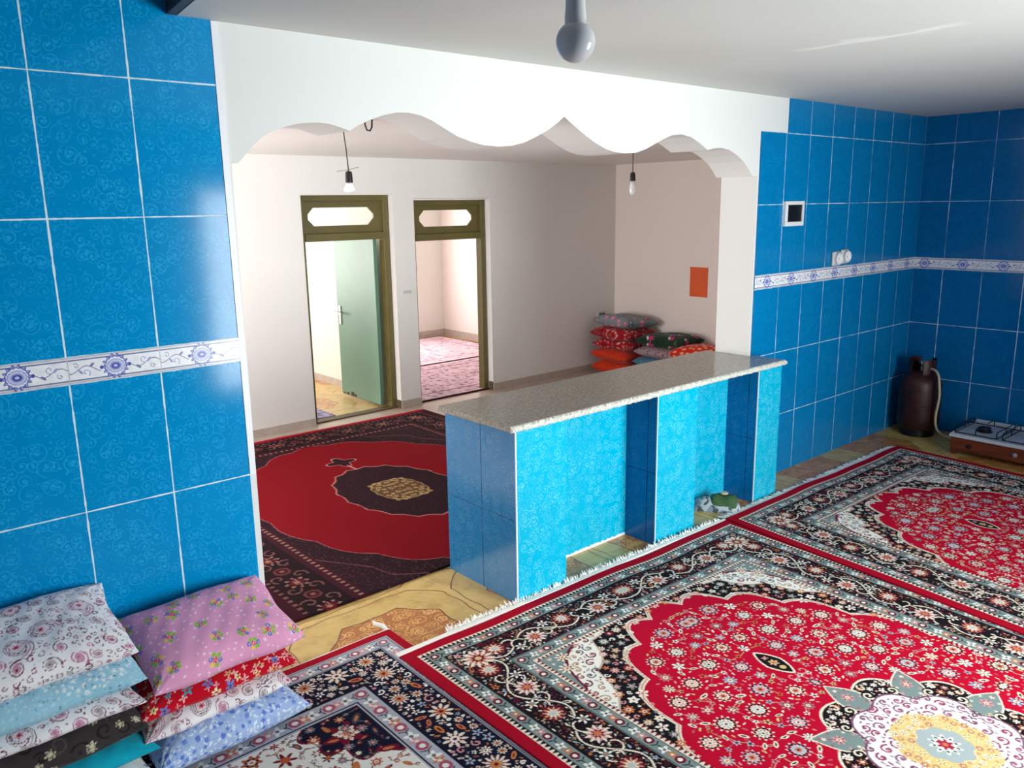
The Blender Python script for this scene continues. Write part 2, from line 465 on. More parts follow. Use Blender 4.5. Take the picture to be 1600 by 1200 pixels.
def sheet(name, arr, pos, mat, parent=None, skirt=None, skirt_fn=None):
    """grid mesh whose vertices carry the pattern colours; pos(U,V)->X,Y,Z arrays"""
    if skirt is not None: arr = np.pad(arr, ((1, 1), (1, 1), (0, 0)), 'edge')
    ny, nx = arr.shape[:2]
    if skirt is not None:
        u = np.linspace(0, 1, nx-2); v = np.linspace(0, 1, ny-2)
        u = np.concatenate([[0], u, [1]]); v = np.concatenate([[0], v, [1]])
    else:
        u = np.linspace(0, 1, nx); v = np.linspace(0, 1, ny)
    U, V = np.meshgrid(u, v)
    X, Y, Z = pos(U, V)
    if skirt is not None:
        Z = Z.copy(); Z[0, :] = skirt; Z[-1, :] = skirt; Z[:, 0] = skirt; Z[:, -1] = skirt
    if skirt_fn is not None:
        S_ = skirt_fn(X, Y)
        for sl in ((0, slice(None)), (-1, slice(None)), (slice(None), 0), (slice(None), -1)): Z[sl] = S_[sl]
    return raw_mesh(name, np.stack([X, Y, Z], -1).reshape(-1, 3), grid_faces(ny, nx), arr.reshape(-1, 3), mat, parent)
def grid_faces(ny, nx):
    i = np.arange(ny-1)[:, None]*nx + np.arange(nx-1)[None, :]
    return np.stack([i, i+1, i+nx+1, i+nx], -1).reshape(-1, 4)
def raw_mesh(name, co, faces, colr, mat, parent=None, smooth=True):
    me = bpy.data.meshes.new(name)
    me.vertices.add(len(co)); me.vertices.foreach_set('co', co.astype(np.float32).ravel())
    nf = len(faces)
    me.loops.add(nf*4); me.loops.foreach_set('vertex_index', faces.astype(np.int32).ravel())
    me.polygons.add(nf); me.polygons.foreach_set('loop_start', np.arange(0, nf*4, 4, dtype=np.int32))
    me.update(calc_edges=True); me.validate()
    at = me.color_attributes.new('pattern', 'FLOAT_COLOR', 'POINT')
    c4 = np.ones((len(co), 4), np.float32); c4[:, :3] = colr
    at.data.foreach_set('color', c4.ravel())
    me.materials.append(mat)
    if smooth: me.shade_smooth()
    o = bpy.data.objects.new(name, me); col.objects.link(o)
    if parent: o.parent = parent
    return o

# ================================================================== STRUCTURE
# floors
M_floorb = simple('taupe_stone_floor', C(178, 160, 148), 0.3, var=0.22, scale=7)
struct(MB().box(-1.35, 7.43, -1.25, 3.40, -0.15, 0.0).build('floor', M_floor))
struct(MB().box(-1.35, 7.43, 3.40, 6.63, -0.15, 0.0).build('floor_back', M_floorb))
struct(MB().box(-1.35, 7.43, 6.63, 10.15, -0.15, 0.0).build('floor_far', M_floor))

# wall with the scalloped opening
ARCH = [(1.242, 2.091), (1.269, 2.093), (1.283, 2.106), (1.302, 2.127), (1.334, 2.158), (1.369, 2.187), (1.399, 2.204), (1.428, 2.217), (1.465, 2.23), (1.503, 2.24), (1.541, 2.247), (1.579, 2.251), (1.612, 2.252), (1.646, 2.251), (1.674, 2.246), (1.702, 2.239), (1.745, 2.227), (1.784, 2.25), (1.846, 2.276), (1.908, 2.297), (1.972, 2.311), (2.036, 2.314), (2.095, 2.307), (2.154, 2.289), (2.222, 2.258), (2.291, 2.228), (2.363, 2.209), (2.437, 2.196), (2.529, 2.192), (2.608, 2.198), (2.689, 2.215), (2.772, 2.247), (2.858, 2.285), (2.919, 2.321), (2.96, 2.349), (3.017, 2.317), (3.072, 2.287), (3.128, 2.259), (3.189, 2.231), (3.261, 2.206), (3.335, 2.191), (3.421, 2.187), (3.51, 2.193), (3.589, 2.214), (3.668, 2.245), (3.739, 2.273), (3.811, 2.296), (3.897, 2.305), (3.986, 2.294), (4.063, 2.267), (4.153, 2.226), (4.213, 2.238), (4.28, 2.243), (4.367, 2.235), (4.455, 2.205), (4.532, 2.167), (4.595, 2.118), (4.631, 2.081), (4.690, 2.082)]
poly = [(-1.35, 0), (1.228, 0)] + ARCH + [(4.70, 0), (7.097, 0), (7.097, 3.0), (-1.35, 3.0)]
struct(MB().prism(poly, 'y', 3.008, 3.28).build('wall_middle', M_white))
# blue tile facings
MB_L = MB().prism([(-1.2, 0), (1.205, 0), (1.205, 2.577), (1.087, 2.577), (1.087, 2.95), (-1.2, 2.95)], 'y', 3.0, 3.008)
struct(MB_L.build('wall_left', M_tileL))
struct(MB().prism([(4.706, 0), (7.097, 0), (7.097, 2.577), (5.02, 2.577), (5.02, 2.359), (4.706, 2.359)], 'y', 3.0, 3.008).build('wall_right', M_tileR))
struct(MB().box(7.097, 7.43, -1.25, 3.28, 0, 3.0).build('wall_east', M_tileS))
struct(MB().box(1.205, 1.229, 2.997, 3.0085, 0.897, 2.575).build('trim_1', M_trimw))
# ceiling: the low ceiling stops at a dark fascia, a higher void lies left of it
struct(MB().prism([(0.605, -1.25), (7.097, -1.25), (7.097, 3.008), (1.087, 3.008)], 'z', 2.577, 2.70).build('ceiling', M_ceil))
struct(MB().prism([(0.605, -1.25), (1.090, 3.0), (1.055, 3.0), (0.570, -1.25)], 'z', 2.577, 2.95).build('trim_2', M_brownf))
struct(MB().box(-1.35, 1.12, -1.25, 3.0, 2.95, 3.05).build('ceiling_upper', M_ceil))
struct(MB().box(-1.35, -1.2, -1.05, 3.0, 0, 2.95).build('wall_west', M_white))
# south wall with the window behind the camera
sw = MB()
sw.box(-1.2, 2.6, -1.25, -1.05, 0, 2.95); sw.box(4.4, 7.097, -1.25, -1.05, 0, 2.577)
sw.box(2.6, 4.4, -1.25, -1.05, 0, 0.28); sw.box(2.6, 4.4, -1.25, -1.05, 2.12, 2.577)
struct(sw.build('wall_south', M_tileL))
def window(name, axis, a0, a1, z0, z1, p, n=3):
    fr = MB()
    def bar(u0, u1, w0, w1):
        if axis == 'x': fr.box(u0, u1, p-0.03, p+0.03, w0, w1)
        else: fr.box(p-0.03, p+0.03, u0, u1, w0, w1)
    bar(a0, a1, z0, z0+0.05); bar(a0, a1, z1-0.05, z1)
    for k in range(n+1):
        c = a0+0.025+(a1-a0-0.05)*k/n
        bar(c-0.025, c+0.025, z0, z1)
    return struct(fr.build(name, M_whitepl))
window('window_1', 'x', 2.6, 4.4, 0.28, 2.12, -1.10)

# back room
struct(MB().prism([(-0.05, 3.28), (7.28, 3.28), (7.28, 6.54), (-0.05, 6.54)], 'z', 2.362, 2.5).build('ceiling_back', M_back))
poly = [(-0.2, 0), (3.293, 0), (3.29, 2.045), (4.213, 2.045), (4.213, 0), (4.447, 0), (4.446, 2.005), (5.374, 1.998), (5.378, 0), (7.28, 0), (7.28, 2.5), (-0.2, 2.5)]
struct(MB().prism(poly, 'y', 6.54, 6.72).build('wall_back', M_back))
struct(MB().box(7.28, 7.43, 3.28, 10.15, 0, 2.6).build('wall_back_right', M_backr))
bl = MB()
bl.box(-0.2, -0.05, 3.28, 4.85, 0, 2.5); bl.box(-0.2, -0.05, 6.35, 6.54, 0, 2.5)
bl.box(-0.2, -0.05, 4.85, 6.35, 0, 0.6); bl.box(-0.2, -0.05, 4.85, 6.35, 1.9, 2.5)
struct(bl.build('wall_back_left', M_back))
window('window_2_added', 'y', 4.85, 6.35, 0.6, 1.9, -0.12, 2)  # unseen window, added to carry the back room fill light
# far rooms
struct(MB().box(4.28, 4.38, 6.72, 10.0, 0, 2.5).build('wall_partition', M_far))
fr_ = MB()
for x0, x1, z0, z1 in [(-0.2, 1.4, 0, 2.5), (1.4, 3.4, 0, 0.65), (1.4, 3.4, 2.05, 2.5), (3.4, 4.7, 0, 2.5), (4.7, 6.35, 0, 0.65), (4.7, 6.35, 1.95, 2.5), (6.35, 7.28, 0, 2.5)]:
    fr_.box(x0, x1, 10.0, 10.15, z0, z1)
struct(fr_.build('wall_far', M_far))
window('window_3', 'x', 1.4, 3.4, 0.65, 2.05, 10.06, 2)
window('window_4', 'x', 4.7, 6.35, 0.65, 1.95, 10.06, 2)
struct(MB().box(-0.2, -0.05, 6.72, 10.0, 0, 2.5).build('wall_far_left', M_far))
struct(MB().box(-0.2, 7.28, 6.72, 10.15, 2.5, 2.6).build('ceiling_far', M_far))
# skirtings
sk = MB()
for x0, x1 in [(-0.05, 3.29), (4.213, 4.446), (5.378, 7.268)]: sk.box(x0, x1, 6.528, 6.54, 0, 0.075)
struct(sk.build('baseboard_back', M_skirt))
struct(MB().box(7.268, 7.28, 3.28, 6.54, 0, 0.075).build('baseboard_right', M_skirt))
struct(MB().box(4.268, 4.28, 6.72, 10.0, 0, 0.08).build('baseboard_partition', M_skirt))
struct(MB().box(4.38, 7.28, 9.988, 10.0, 0, 0.10).box(7.268, 7.28, 6.72, 9.988, 0, 0.10).build('baseboard_far', M_skirt))
# dark blocks at the foot of the door reveals and the stone threshold
struct(MB().box(4.207, 4.2128, 6.54, 6.605, 0, 0.08).box(5.3725, 5.378, 6.54, 6.605, 0, 0.09).build('trim_3', M_olived))
struct(MB().box(3.30, 4.206, 6.60, 6.70, 0, 0.012).build('trim_4', M_olived))

# doors
def door_frame(idx, x0, x1, ztop, zb0, zb1, hole, y0=6.612, y1=6.70):
    root = struct(empty('door_%d' % idx, ((x0+x1)/2, 6.65, 0)))
    root.location = (0, 0, 0)
    f = MB()
    f.box(x0, x0+0.055, y0, y1, 0, ztop); f.box(x1-0.055, x1, y0, y1, 0, ztop)
    f.box(x0+0.055, x1-0.055, y0, y1, ztop-0.05, ztop)
    f.build('door_frame', M_olive, root, bevel=0.004)
    MB().box(x0+0.055, x1-0.055, y0-0.012, y1-0.02, zb0, zb1).build('transom_bar', M_olive, root, bevel=0.004)
    hx0, hx1, hz0, hz1 = hole; c = 0.055; cz = (hz1-hz0)*0.36
    X0, X1, Z0, Z1 = x0+0.055, x1-0.055, zb1, ztop-0.05; xm = (hx0+hx1)/2
    p = MB()
    p.prism([(xm, Z1), (X0, Z1), (X0, Z0), (xm, Z0), (xm, hz0), (hx0+c, hz0), (hx0, hz0+cz), (hx0, hz1-cz), (hx0+c, hz1), (xm, hz1)], 'y', y0+0.03, y0+0.05)
    p.prism([(xm, Z0), (X1, Z0), (X1, Z1), (xm, Z1), (xm, hz1), (hx1-c, hz1), (hx1, hz1-cz), (hx1, hz0+cz), (hx1-c, hz0), (xm, hz0)], 'y', y0+0.03, y0+0.05)
    p.build('transom_panel', M_olive, root)
    return root
d1 = door_frame(1, 3.292, 4.205, 2.035, 1.636, 1.702, (3.40, 4.065, 1.770, 1.928))
d2 = door_frame(2, 4.448, 5.368, 1.985, 1.598, 1.662, (4.575, 5.225, 1.732, 1.888))
struct(MB().box(3.292, 4.208, 6.545, 6.612, 2.036, 2.0445).box(4.45, 5.37, 6.545, 6.612, 1.986, 1.997).build('trim_5', M_back))
pn = MB().box(4.080, 4.118, 6.700, 7.455, 0.03, 1.632).build('door_panel', M_green, d1, bevel=0.003)
chips = MB()
for yy, w_, h_ in [(7.40, 0.03, 0.02), (7.33, 0.05, 0.03), (7.24, 0.06, 0.045), (7.18, 0.04, 0.03)]:
    chips.box(4.0785, 4.0802, yy-w_/2, yy+w_/2, 0.03, 0.03+h_)
chips.build('chipped_edge', M_chip, pn)
hd = MB().box(4.070, 4.080, 7.375, 7.415, 0.76, 0.95)
hd.tube([(4.07, 7.395, 0.885), (4.035, 7.395, 0.885), (4.03, 7.38, 0.885), (4.03, 7.29, 0.882)], 0.009)
hd.build('door_handle', M_chrome, pn, bevel=0.002)

# ------------------------------------------------------------------ decorative border tiles
def listello(n, start_phase=0.0):
    w = 0.3; hgt = 0.0917; res = 0.0016
    c = Cv(w, hgt, res, C(238, 238, 244))
    lil = C(150, 152, 208); blue = C(64, 78, 168); pale = C(196, 202, 236); gr = C(112, 118, 160)
    c.a[:4] = C(196, 196, 206); c.a[-5:] = C(196, 196, 206); c.a[6:9] = gr; c.a[-9:-6] = gr
    cx, cy = w/2+0.0, hgt/2
    c.flower(cx, cy, 0.045, 14, blue, 0, 0.10); c.flower(cx, cy, 0.042, 14, C(232, 234, 246), 0, 0.12)
    for k in range(14):
        a = 2*PI*k/14; c.disc(cx+0.035*math.cos(a), cy+0.035*math.sin(a), 0.0052, lil)
        c.curl(cx+0.035*math.cos(a), cy+0.035*math.sin(a), 0.006, a, 0.6, 0.0022, blue)
    c.ell(cx, cy, 0.0285, 0.024, 0, blue); c.ell(cx, cy, 0.027, 0.0225, 0, pale)
    c.ell(cx, cy, 0.019, 0.015, 0, lil); c.ell(cx, cy, 0.014, 0.010, 0, blue); c.ell(cx, cy, 0.007, 0.0045, 0, pale)
    for sg in (-1, 1):
        c.disc(cx+sg*0.046, cy, 0.006, blue)
        c.line([(cx+sg*(0.05+0.1*k/10), cy+0.012*math.sin(k*0.62+(0 if sg > 0 else 2))) for k in range(11)], 0.0028, gr)
        c.curl(cx+sg*0.095, cy-0.012*sg, 0.014, 1.0, 0.9, 0.0026, lil, sg)
        c.curl(cx+sg*0.125, cy+0.014*sg, 0.010, 4.0, 0.9, 0.0024, gr, -sg)
        c.leaf(cx+sg*0.075, cy+0.013*sg, 0.010, 0.7*sg, gr)
        c.leaf(cx+sg*0.112, cy-0.008*sg, 0.009, -0.9*sg, lil)
    one = c.a.copy(); one[:, :2] = C(190, 192, 200)
    return one
_one = listello(1)
def border(name, p0, p1, joint0, axis, depth):
    """strip from p0 to p1 along an axis, joints at joint0 + 0.3 k"""
    nt = one_w = _one.shape[1]
    res = 0.3/(one_w-1)
    n = int((p1-p0)/res)
    s = p0+np.arange(n+1)*res
    idx = (np.round(((s-joint0) % 0.3)/res).astype(int)) % one_w
    arr = _one[:, idx]
    def pos(U, V):
        A = p0+U*(p1-p0); Z = 1.354+(1-V)*0.0917
        return (A, np.full_like(A, depth), Z) if axis == 'x' else (np.full_like(A, depth), A, Z)
    return struct(sheet(name, arr, pos, M_glaze))
border('trim_6', 0.01, 1.205, 0.6097, 'x', 2.9975)
border('trim_7', 4.702, 7.094, 4.9977, 'x', 2.9975)
border('trim_8', 0.5, 2.9975, 2.7655, 'y', 7.0945)

# ================================================================== COUNTER
ct = empty('tiled_counter', (3.55, 3.05, 0), 0, 'long blue tiled half-height counter with three pillars and two niches under the arch', 'counter')
off = Vector((3.55, 3.05, 0)); T = Matrix.Translation(-off)
M_cend2 = tile_mat('blue_scroll_tiles_pillar_side_shaded', 'y', 2.84, 0.3, 0.43, (0.0, 0.16, 0.42), (0.10, 0.34, 0.58, 1), (0.0, 0.03, 0.12, 1),
                  gw=0.0022, str_=0.3, zper=0.456, two_rows=False, joint_dim=0.9)  # darker copy again, shade of the niche sides painted in
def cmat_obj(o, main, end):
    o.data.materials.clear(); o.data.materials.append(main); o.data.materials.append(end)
    for p in o.data.polygons: p.material_index = 1 if abs(p.normal.x) > 0.5 else 0  # faces along x get the copy with shade in its colour
# keep world-aligned pattern coordinates: the parts keep world vertices, the parent offset is undone
def part(mb, name, mat, **kw):
    o = mb.build(name, mat, ct, **kw); o.matrix_parent_inverse = T; return o
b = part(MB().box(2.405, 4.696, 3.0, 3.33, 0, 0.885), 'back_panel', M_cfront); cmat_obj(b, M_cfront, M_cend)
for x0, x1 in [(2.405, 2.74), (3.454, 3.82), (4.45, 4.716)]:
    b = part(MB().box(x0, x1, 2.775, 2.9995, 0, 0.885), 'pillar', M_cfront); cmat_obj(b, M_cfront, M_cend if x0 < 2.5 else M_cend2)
    MB().box(x0-0.0015, x0+0.0038, 2.7725, 2.779, 0, 0.885).build('corner_strip', M_trimw, b)

for x0, x1 in [(2.742, 3.452), (3.822, 4.448)]:
    rnd = random.Random(int(x0*100)); m = MB(); n = 60
    poly = [(x0, 0.0)]+[(x0+(x1-x0)*k/n, 0.012+rnd.uniform(-0.003, 0.007)) for k in range(n+1)]+[(x1, 0.0)]
    m.prism(poly, 'y', 2.996, 3.0); part(m, 'white_grout', M_trimw)

# worktop slab with a rough front edge
def slab():
    rnd = random.Random(3)
    x0, x1, y0, y1, z0, z1 = 2.368, 4.735, 2.765, 3.342, 0.886, 0.914
    # the right end of the slab is notched round the wall corner
    poly = [(x0, y0), (x1, y0), (x1, 2.996), (4.688, 2.996), (4.688, y1), (x0, y1)]
    wt = MB().prism(poly, 'z', z0, z1).build('stone_worktop', M_granite, bevel=0.002)
    tag(wt, 'speckled grey granite slab with rough pale front edge lying on the tiled counter', 'worktop')
    n = 240; rows = 5
    vs = []; fs = []
    for i in range(n+1):
        x = x0+(x1-x0)*i/n
        for j in range(rows):
            q = j/(rows-1)
            dy = 0.004+0.012*math.sin(q*PI)+rnd.uniform(-0.004, 0.004)
            z = z0-0.003+(z1-z0+0.002)*q+rnd.uniform(-0.0015, 0.0015) + (rnd.uniform(-0.003, 0.001) if j == rows-1 else 0)
            vs.append((x, y0-dy, z))
        vs.append((x, y0+0.006, z1+0.0006)); vs.append((x, y0+0.004, z0-0.003))
    m = rows+2
    for i in range(n):
        for j in range(m):
            a = i*m+j; b_ = i*m+(j+1) % m
            fs.append((a, a+m, b_+m, b_))
    fs += [tuple(range(m)), tuple(n*m+k for k in reversed(range(m)))]
    MB().add(vs, fs).build('rough_edge', M_rough, wt)
    return wt
slab()

# ================================================================== RUGS
CREAM = C(236, 222, 204); WHITE = C(242, 238, 230); BLK = C(24, 17, 22); RED = C(190, 0, 44); MAR = C(112, 20, 42)
GRAY = C(126, 143, 142); GRAYD = C(96, 106, 110); ORG = C(206, 118, 74); PINK = C(214, 146, 150); LBL = C(160, 182, 202); GOLD = C(216, 186, 132)
NAVY = C(20, 20, 44); TAN = C(190, 160, 130)

def scatter(rnd, n, cond, rmin, rmax, gap=0.006, tries=4000, xr=(0, 1), yr=(0, 1)):
    out = []
    for _ in range(tries):
        if len(out) >= n: break
        x = rnd.uniform(*xr); y = rnd.uniform(*yr); r = rnd.uniform(rmin, rmax)
        if not cond(x, y, r): continue
        if any((x-a)**2+(y-b)**2 < (r+q+gap)**2 for a, b, q in out): continue
        out.append((x, y, r))
    return out

def tiers(rnd, cond, levels, xr, yr):
    out = []
    for n, r0, r1, gap, tries in levels:
        c0 = len(out)
        for _ in range(tries):
            if len(out)-c0 >= n: break
            x = rnd.uniform(*xr); y = rnd.uniform(*yr); r = rnd.uniform(r0, r1)
            if not cond(x, y, r): continue
            if any((x-a)**2+(y-b)**2 < (r+q+gap)**2 for a, b, q in out): continue
            out.append((x, y, r))
    return out

def vine_border(c, W, L, d0, d1, bgc, rnd, pal, per=0.40, big=True):
    pal = list(pal)+[C(92, 62, 80), C(110, 84, 90), C(84, 30, 48)]
    """scrolling border between offsets d0 and d1 of a quarter rug whose outer corner is (0,0)"""
    mid = (d0+d1)/2; hw = (d1-d0)/2
    for side in (0, 1):
        length = (W if side == 0 else L)
        def F(s_, t_): return (s_, mid+t_) if side == 0 else (mid+t_, s_)
        s0 = mid
        # fill flowers
        fl = tiers(rnd, lambda s_, t_, r: abs(t_)+r*0.9 < hw, [(60, 0.014, 0.020, 0.004, 900), (700, 0.005, 0.010, 0.001, 9000)], (d0, length+0.05), (-hw, hw))
        for s_, t_, r in fl:
            cc = rnd.choice(pal); x, y = F(s_, t_)
            if rnd.random() < 0.5: c.leaf(x, y, r*1.25, rnd.uniform(0, PI), cc, bgc if r > 0.01 else None)
            else: c.flower(x, y, r, 5, cc, rnd.uniform(0, 6), 0.3); c.disc(x, y, r*0.3, rnd.choice([MAR, BLK, ORG]))
        pts = []
        n = int((length-s0)/per*22)+22
        for k in range(n+1):
            s_ = s0+per*k/22; pts.append(F(s_, 0.60*hw*math.sin(2*PI*(s_-s0)/per)))
        c.line(pts, 0.017, bgc); c.line(pts, 0.0085, CREAM)
        k = 0; s_ = s0+per*0.25
        while s_ < length+0.12:
            sg = 1 if k % 2 == 0 else -1
            for e in (-1, 1):
                px, py = F(s_+e*per*0.20, -sg*0.16*hw)
                c.disc(px, py, hw*0.46, bgc) if rnd.random() < 0.4 else None
                a0 = rnd.uniform(0, 6.28)
                c.curl(px, py, hw*0.50, a0, 0.75, 0.0125, bgc, e*sg); c.curl(px, py, hw*0.50, a0, 0.75, 0.0075, CREAM, e*sg)
            for e in (-1, 1):
                fx, fy = F(s_+e*per*0.25, sg*0.50*hw*(0.9 if e > 0 else -0.9))
                c.disc(fx, fy, hw*0.33, bgc)
                c.flower(fx, fy, hw*0.31, 6, WHITE, rnd.random()*3, 0.35); c.disc(fx, fy, hw*0.13, GRAY); c.disc(fx, fy, hw*0.07, MAR if e > 0 else ORG)
            x, y = F(s_, -sg*0.20*hw)
            c.flower(x, y, hw*0.66, 11, bgc, 0.1, 0.15)
            c.flower(x, y, hw*0.58, 11, CREAM if k % 2 else MAR, 0.0, 0.22)
            c.flower(x, y, hw*0.46, 11, PINK if k % 2 else C(214, 150, 120), 0.25, 0.28)
            c.flower(x, y, hw*0.30, 8, MAR if k % 2 else CREAM, 0.4, 0.25); c.disc(x, y, hw*0.15, C(190, 196, 196) if k % 2 == 0 else ORG)
            s_ += per*0.5; k += 1

def corner_flower(c, mid, hw):
    c.flower(mid, mid, hw*0.75, 12, CREAM, 0, 0.2); c.flower(mid, mid, hw*0.58, 12, C(206, 130, 120), 0.2, 0.25)
    c.flower(mid, mid, hw*0.36, 8, MAR, 0, 0.2); c.disc(mid, mid, hw*0.15, GOLD)

def guard_border(c, W, L, d0, d1, bgc, rnd, reds):
    mid = (d0+d1)/2; hw = (d1-d0)/2
    for side in (0, 1):
        length = (W if side == 0 else L)
        def F(s_, t_): return (s_, mid+t_) if side == 0 else (mid+t_, s_)
        k = 0; s_ = mid
        while s_ < length+0.05:
            x, y = F(s_, 0)
            if k % 4 == 0: c.disc(x, y, hw*0.62, reds); c.disc(x, y, hw*0.30, WHITE)
            elif k % 4 == 2: c.flower(x, y, hw*0.72, 4, WHITE, 0.4, 0.3); c.disc(x, y, hw*0.2, GRAYD)
            elif k % 4 == 1:
                c.line([F(s_-0.012, -hw*0.5), F(s_, 0), F(s_+0.014, hw*0.1)], 0.005, BLK)
                c.line([F(s_, 0), F(s_-0.010, hw*0.6)], 0.005, BLK)
            else: c.flower(x, y, hw*0.7, 5, ORG if (k//4) % 2 else PINK, 0.2, 0.35); c.disc(x, y, hw*0.2, CREAM)
            s_ += 0.036; k += 1
        # edge ticks
    X, Y = np.meshgrid(c.x, c.y)
    D = np.minimum(X, Y); S = np.maximum(X, Y)
    c.a[(D > d0) & (D < d0+0.004)] = BLK
    c.a[(D > d1-0.004) & (D < d1)] = BLK

def ticks(c, d0, d1, c1, c2):
    X, Y = np.meshgrid(c.x, c.y); D = np.minimum(X, Y); S = np.maximum(X, Y)
    m = (D >= d0) & (D < d1); c.a[m] = c1
    q = (D-d0)/(d1-d0); tri = np.abs(((S/0.022) % 1)-0.5)*2
    c.a[m & (tri < q*0.85)] = c2

def quarter_base(W, L, res, edge, edgew):
    c = Cv(W/2, L/2, res, edge)
    return c

def rug_red(W, L, res, seed=1):
    rnd = random.Random(seed)
    c = Cv(W/2, L/2, res, RED)
    w2, l2 = W/2, L/2
    X, Y = np.meshgrid(c.x, c.y); D = np.minimum(X, Y)
    F0 = 0.425
    dx, dy = np.abs(X-w2), np.abs(Y-l2)
    a_, b_ = 0.775, 1.34
    def E(dx, dy):
        return (dx/a_)**2+(dy/b_)**2
    th = np.arctan2(dy/b_, dx/a_)
    e = (dx/a_)**1.9+(dy/b_)**1.9 - 0.085*np.abs(np.sin(th*8.0))
    A = c.a
    w_ = (th/(PI/2)*9.5) % 1.0
    saw = np.abs(np.sin(th*11.0))
    e = (dx/a_)**1.9+(dy/b_)**1.9 - 0.115*saw
    A[e > 0.958] = CREAM; A[(e > 0.972) & (e < 0.985)] = C(206, 160, 150); A[e > 1.0] = BLK
    e2 = (dx/a_)**2+(dy/b_)**2 + 0.085*np.abs(np.sin(th*15))
    A[e2 > 1.345] = C(206, 180, 160); A[e2 > 1.365] = WHITE
    e3 = (dx/a_)**2+(dy/b_)**2 - 0.10*np.abs(np.sin(th*13))
    A[e3 > 1.53] = MAR; A[e3 > 1.565] = GRAY
    def ee(x, y): return (abs(x-w2)/a_)**2+(abs(y-l2)/b_)**2
    for x, y, r in tiers(rnd, lambda x, y, r: 1.02+r < ee(x, y) < 1.30-r and min(x, y) > F0+r*0.6, [(60, 0.020, 0.028, 0.003, 6000), (90, 0.012, 0.016, 0.003, 6000), (160, 0.006, 0.009, 0.002, 6000)], (F0, w2), (F0, l2)):
        cc = rnd.choice([WHITE, CREAM, ORG, PINK, TAN, GRAY, C(150, 40, 60)])
        if r > 0.018: c.rosette(x, y, r, [cc, rnd.choice([MAR, ORG, CREAM]), CREAM, MAR], rnd.choice([5, 6, 8]), rnd.random()*6)
        elif r > 0.01 and rnd.random() < 0.5: c.curl(x, y, r, rnd.random()*6, 0.9, 0.006, rnd.choice([CREAM, PINK, WHITE]))
        else: c.flower(x, y, r, 5, cc, rnd.random()*6, 0.3)
    # scroll work in the white band
    for x, y, r in tiers(rnd, lambda x, y, r: 1.35 < ee(x, y) < 1.57 and min(x, y) > F0, [(70, 0.020, 0.028, -0.004, 5000), (220, 0.009, 0.014, 0.0, 8000), (300, 0.004, 0.006, 0.002, 8000)], (F0, w2), (F0, l2)):
        if r > 0.018: c.curl(x, y, r, rnd.random()*6, 0.9, 0.0075, rnd.choice([MAR, TAN, GRAYD, C(150, 70, 84)]), rnd.choice([-1, 1])); c.flower(x, y, r*0.45, 5, rnd.choice([MAR, C(190, 120, 120), TAN]), 0, 0.3)
        elif r > 0.008: c.leaf(x, y, r, rnd.random()*3, rnd.choice([MAR, TAN, C(190, 130, 130), GRAYD]), WHITE)
        else: c.disc(x, y, r, rnd.choice([MAR, TAN, ORG, GRAYD]))
    for x, y, r in tiers(rnd, lambda x, y, r: ee(x, y) > 1.66 and min(x, y) > F0+r, [(8, 0.034, 0.044, 0.01, 3000), (30, 0.014, 0.02, 0.006, 2000), (60, 0.007, 0.01, 0.004, 2000)], (F0, w2), (F0, l2)):
        c.rosette(x, y, r, [CREAM, MAR, CREAM, ORG], 8, rnd.random()*6)
    # red field flowers and tendrils
    fl = tiers(rnd, lambda x, y, r: ee(x, y) < 0.90 - r*1.1 and math.hypot(x-w2, y-l2) > 0.445+r and not (abs(x-w2) < 0.07+r and abs(y-l2+0.71) < 0.11+r) and x > F0+r*0.4,
               [(24, 0.042, 0.052, 0.040, 5000), (60, 0.026, 0.034, 0.018, 9000), (130, 0.013, 0.019, 0.010, 14000), (160, 0.006, 0.009, 0.008, 9000)], (F0-0.02, w2+0.02), (F0-0.02, l2+0.02))
    for i, (x, y, r) in enumerate(fl):
        if r < 0.012: continue
        near = [q for q in sorted(fl, key=lambda q: (q[0]-x)**2+(q[1]-y)**2)[1:6] if q[2] > 0.012][:1+(i % 2)]
        for q in near:
            mx, my = (x+q[0])/2+(q[1]-y)*0.22, (y+q[1])/2-(q[0]-x)*0.22
            pts = [((1-t)**2*x+2*t*(1-t)*mx+t*t*q[0], (1-t)**2*y+2*t*(1-t)*my+t*t*q[1]) for t in [k/7 for k in range(8)]]
            c.line(pts, 0.0040, rnd.choice([PINK, TAN, C(196, 90, 96)]))
    for x, y, r in fl:
        k = rnd.random()
        if r > 0.040:
            n_ = rnd.choice([11, 13]); c.flower(x, y, r, n_, CREAM if k < 0.6 else C(206, 190, 196), 0, 0.2)
            for j in range(n_): c.disc(x+r*0.66*math.cos(j*2*PI/n_), y+r*0.66*math.sin(j*2*PI/n_), r*0.13, MAR if j % 2 else BLK)
            c.flower(x, y, r*0.5, 8, rnd.choice([LBL, PINK, GRAY]), 0.3, 0.25); c.disc(x, y, r*0.26, rnd.choice([ORG, CREAM])); c.disc(x, y, r*0.12, MAR)
        elif r > 0.022:
            c.rosette(x, y, r, [rnd.choice([CREAM, WHITE, PINK, LBL, C(176, 120, 130)]), rnd.choice([BLK, MAR, ORG, GRAYD]), CREAM, ORG], rnd.choice([6, 7, 9]), rnd.random()*6)
        elif r > 0.012:
            if k < 0.6: c.flower(x, y, r, 5, rnd.choice([WHITE, GOLD, LBL, C(200, 110, 70), PINK]), rnd.random()*6, 0.3); c.disc(x, y, r*0.35, rnd.choice([BLK, MAR]))
            else: c.leaf(x, y, r*1.3, rnd.random()*3, CREAM, BLK)
        else: c.leaf(x, y, r*1.4, rnd.random()*3, rnd.choice([CREAM, GOLD, PINK, C(196, 90, 96)]))
    # pendants on the long axis
    yy = l2-0.71
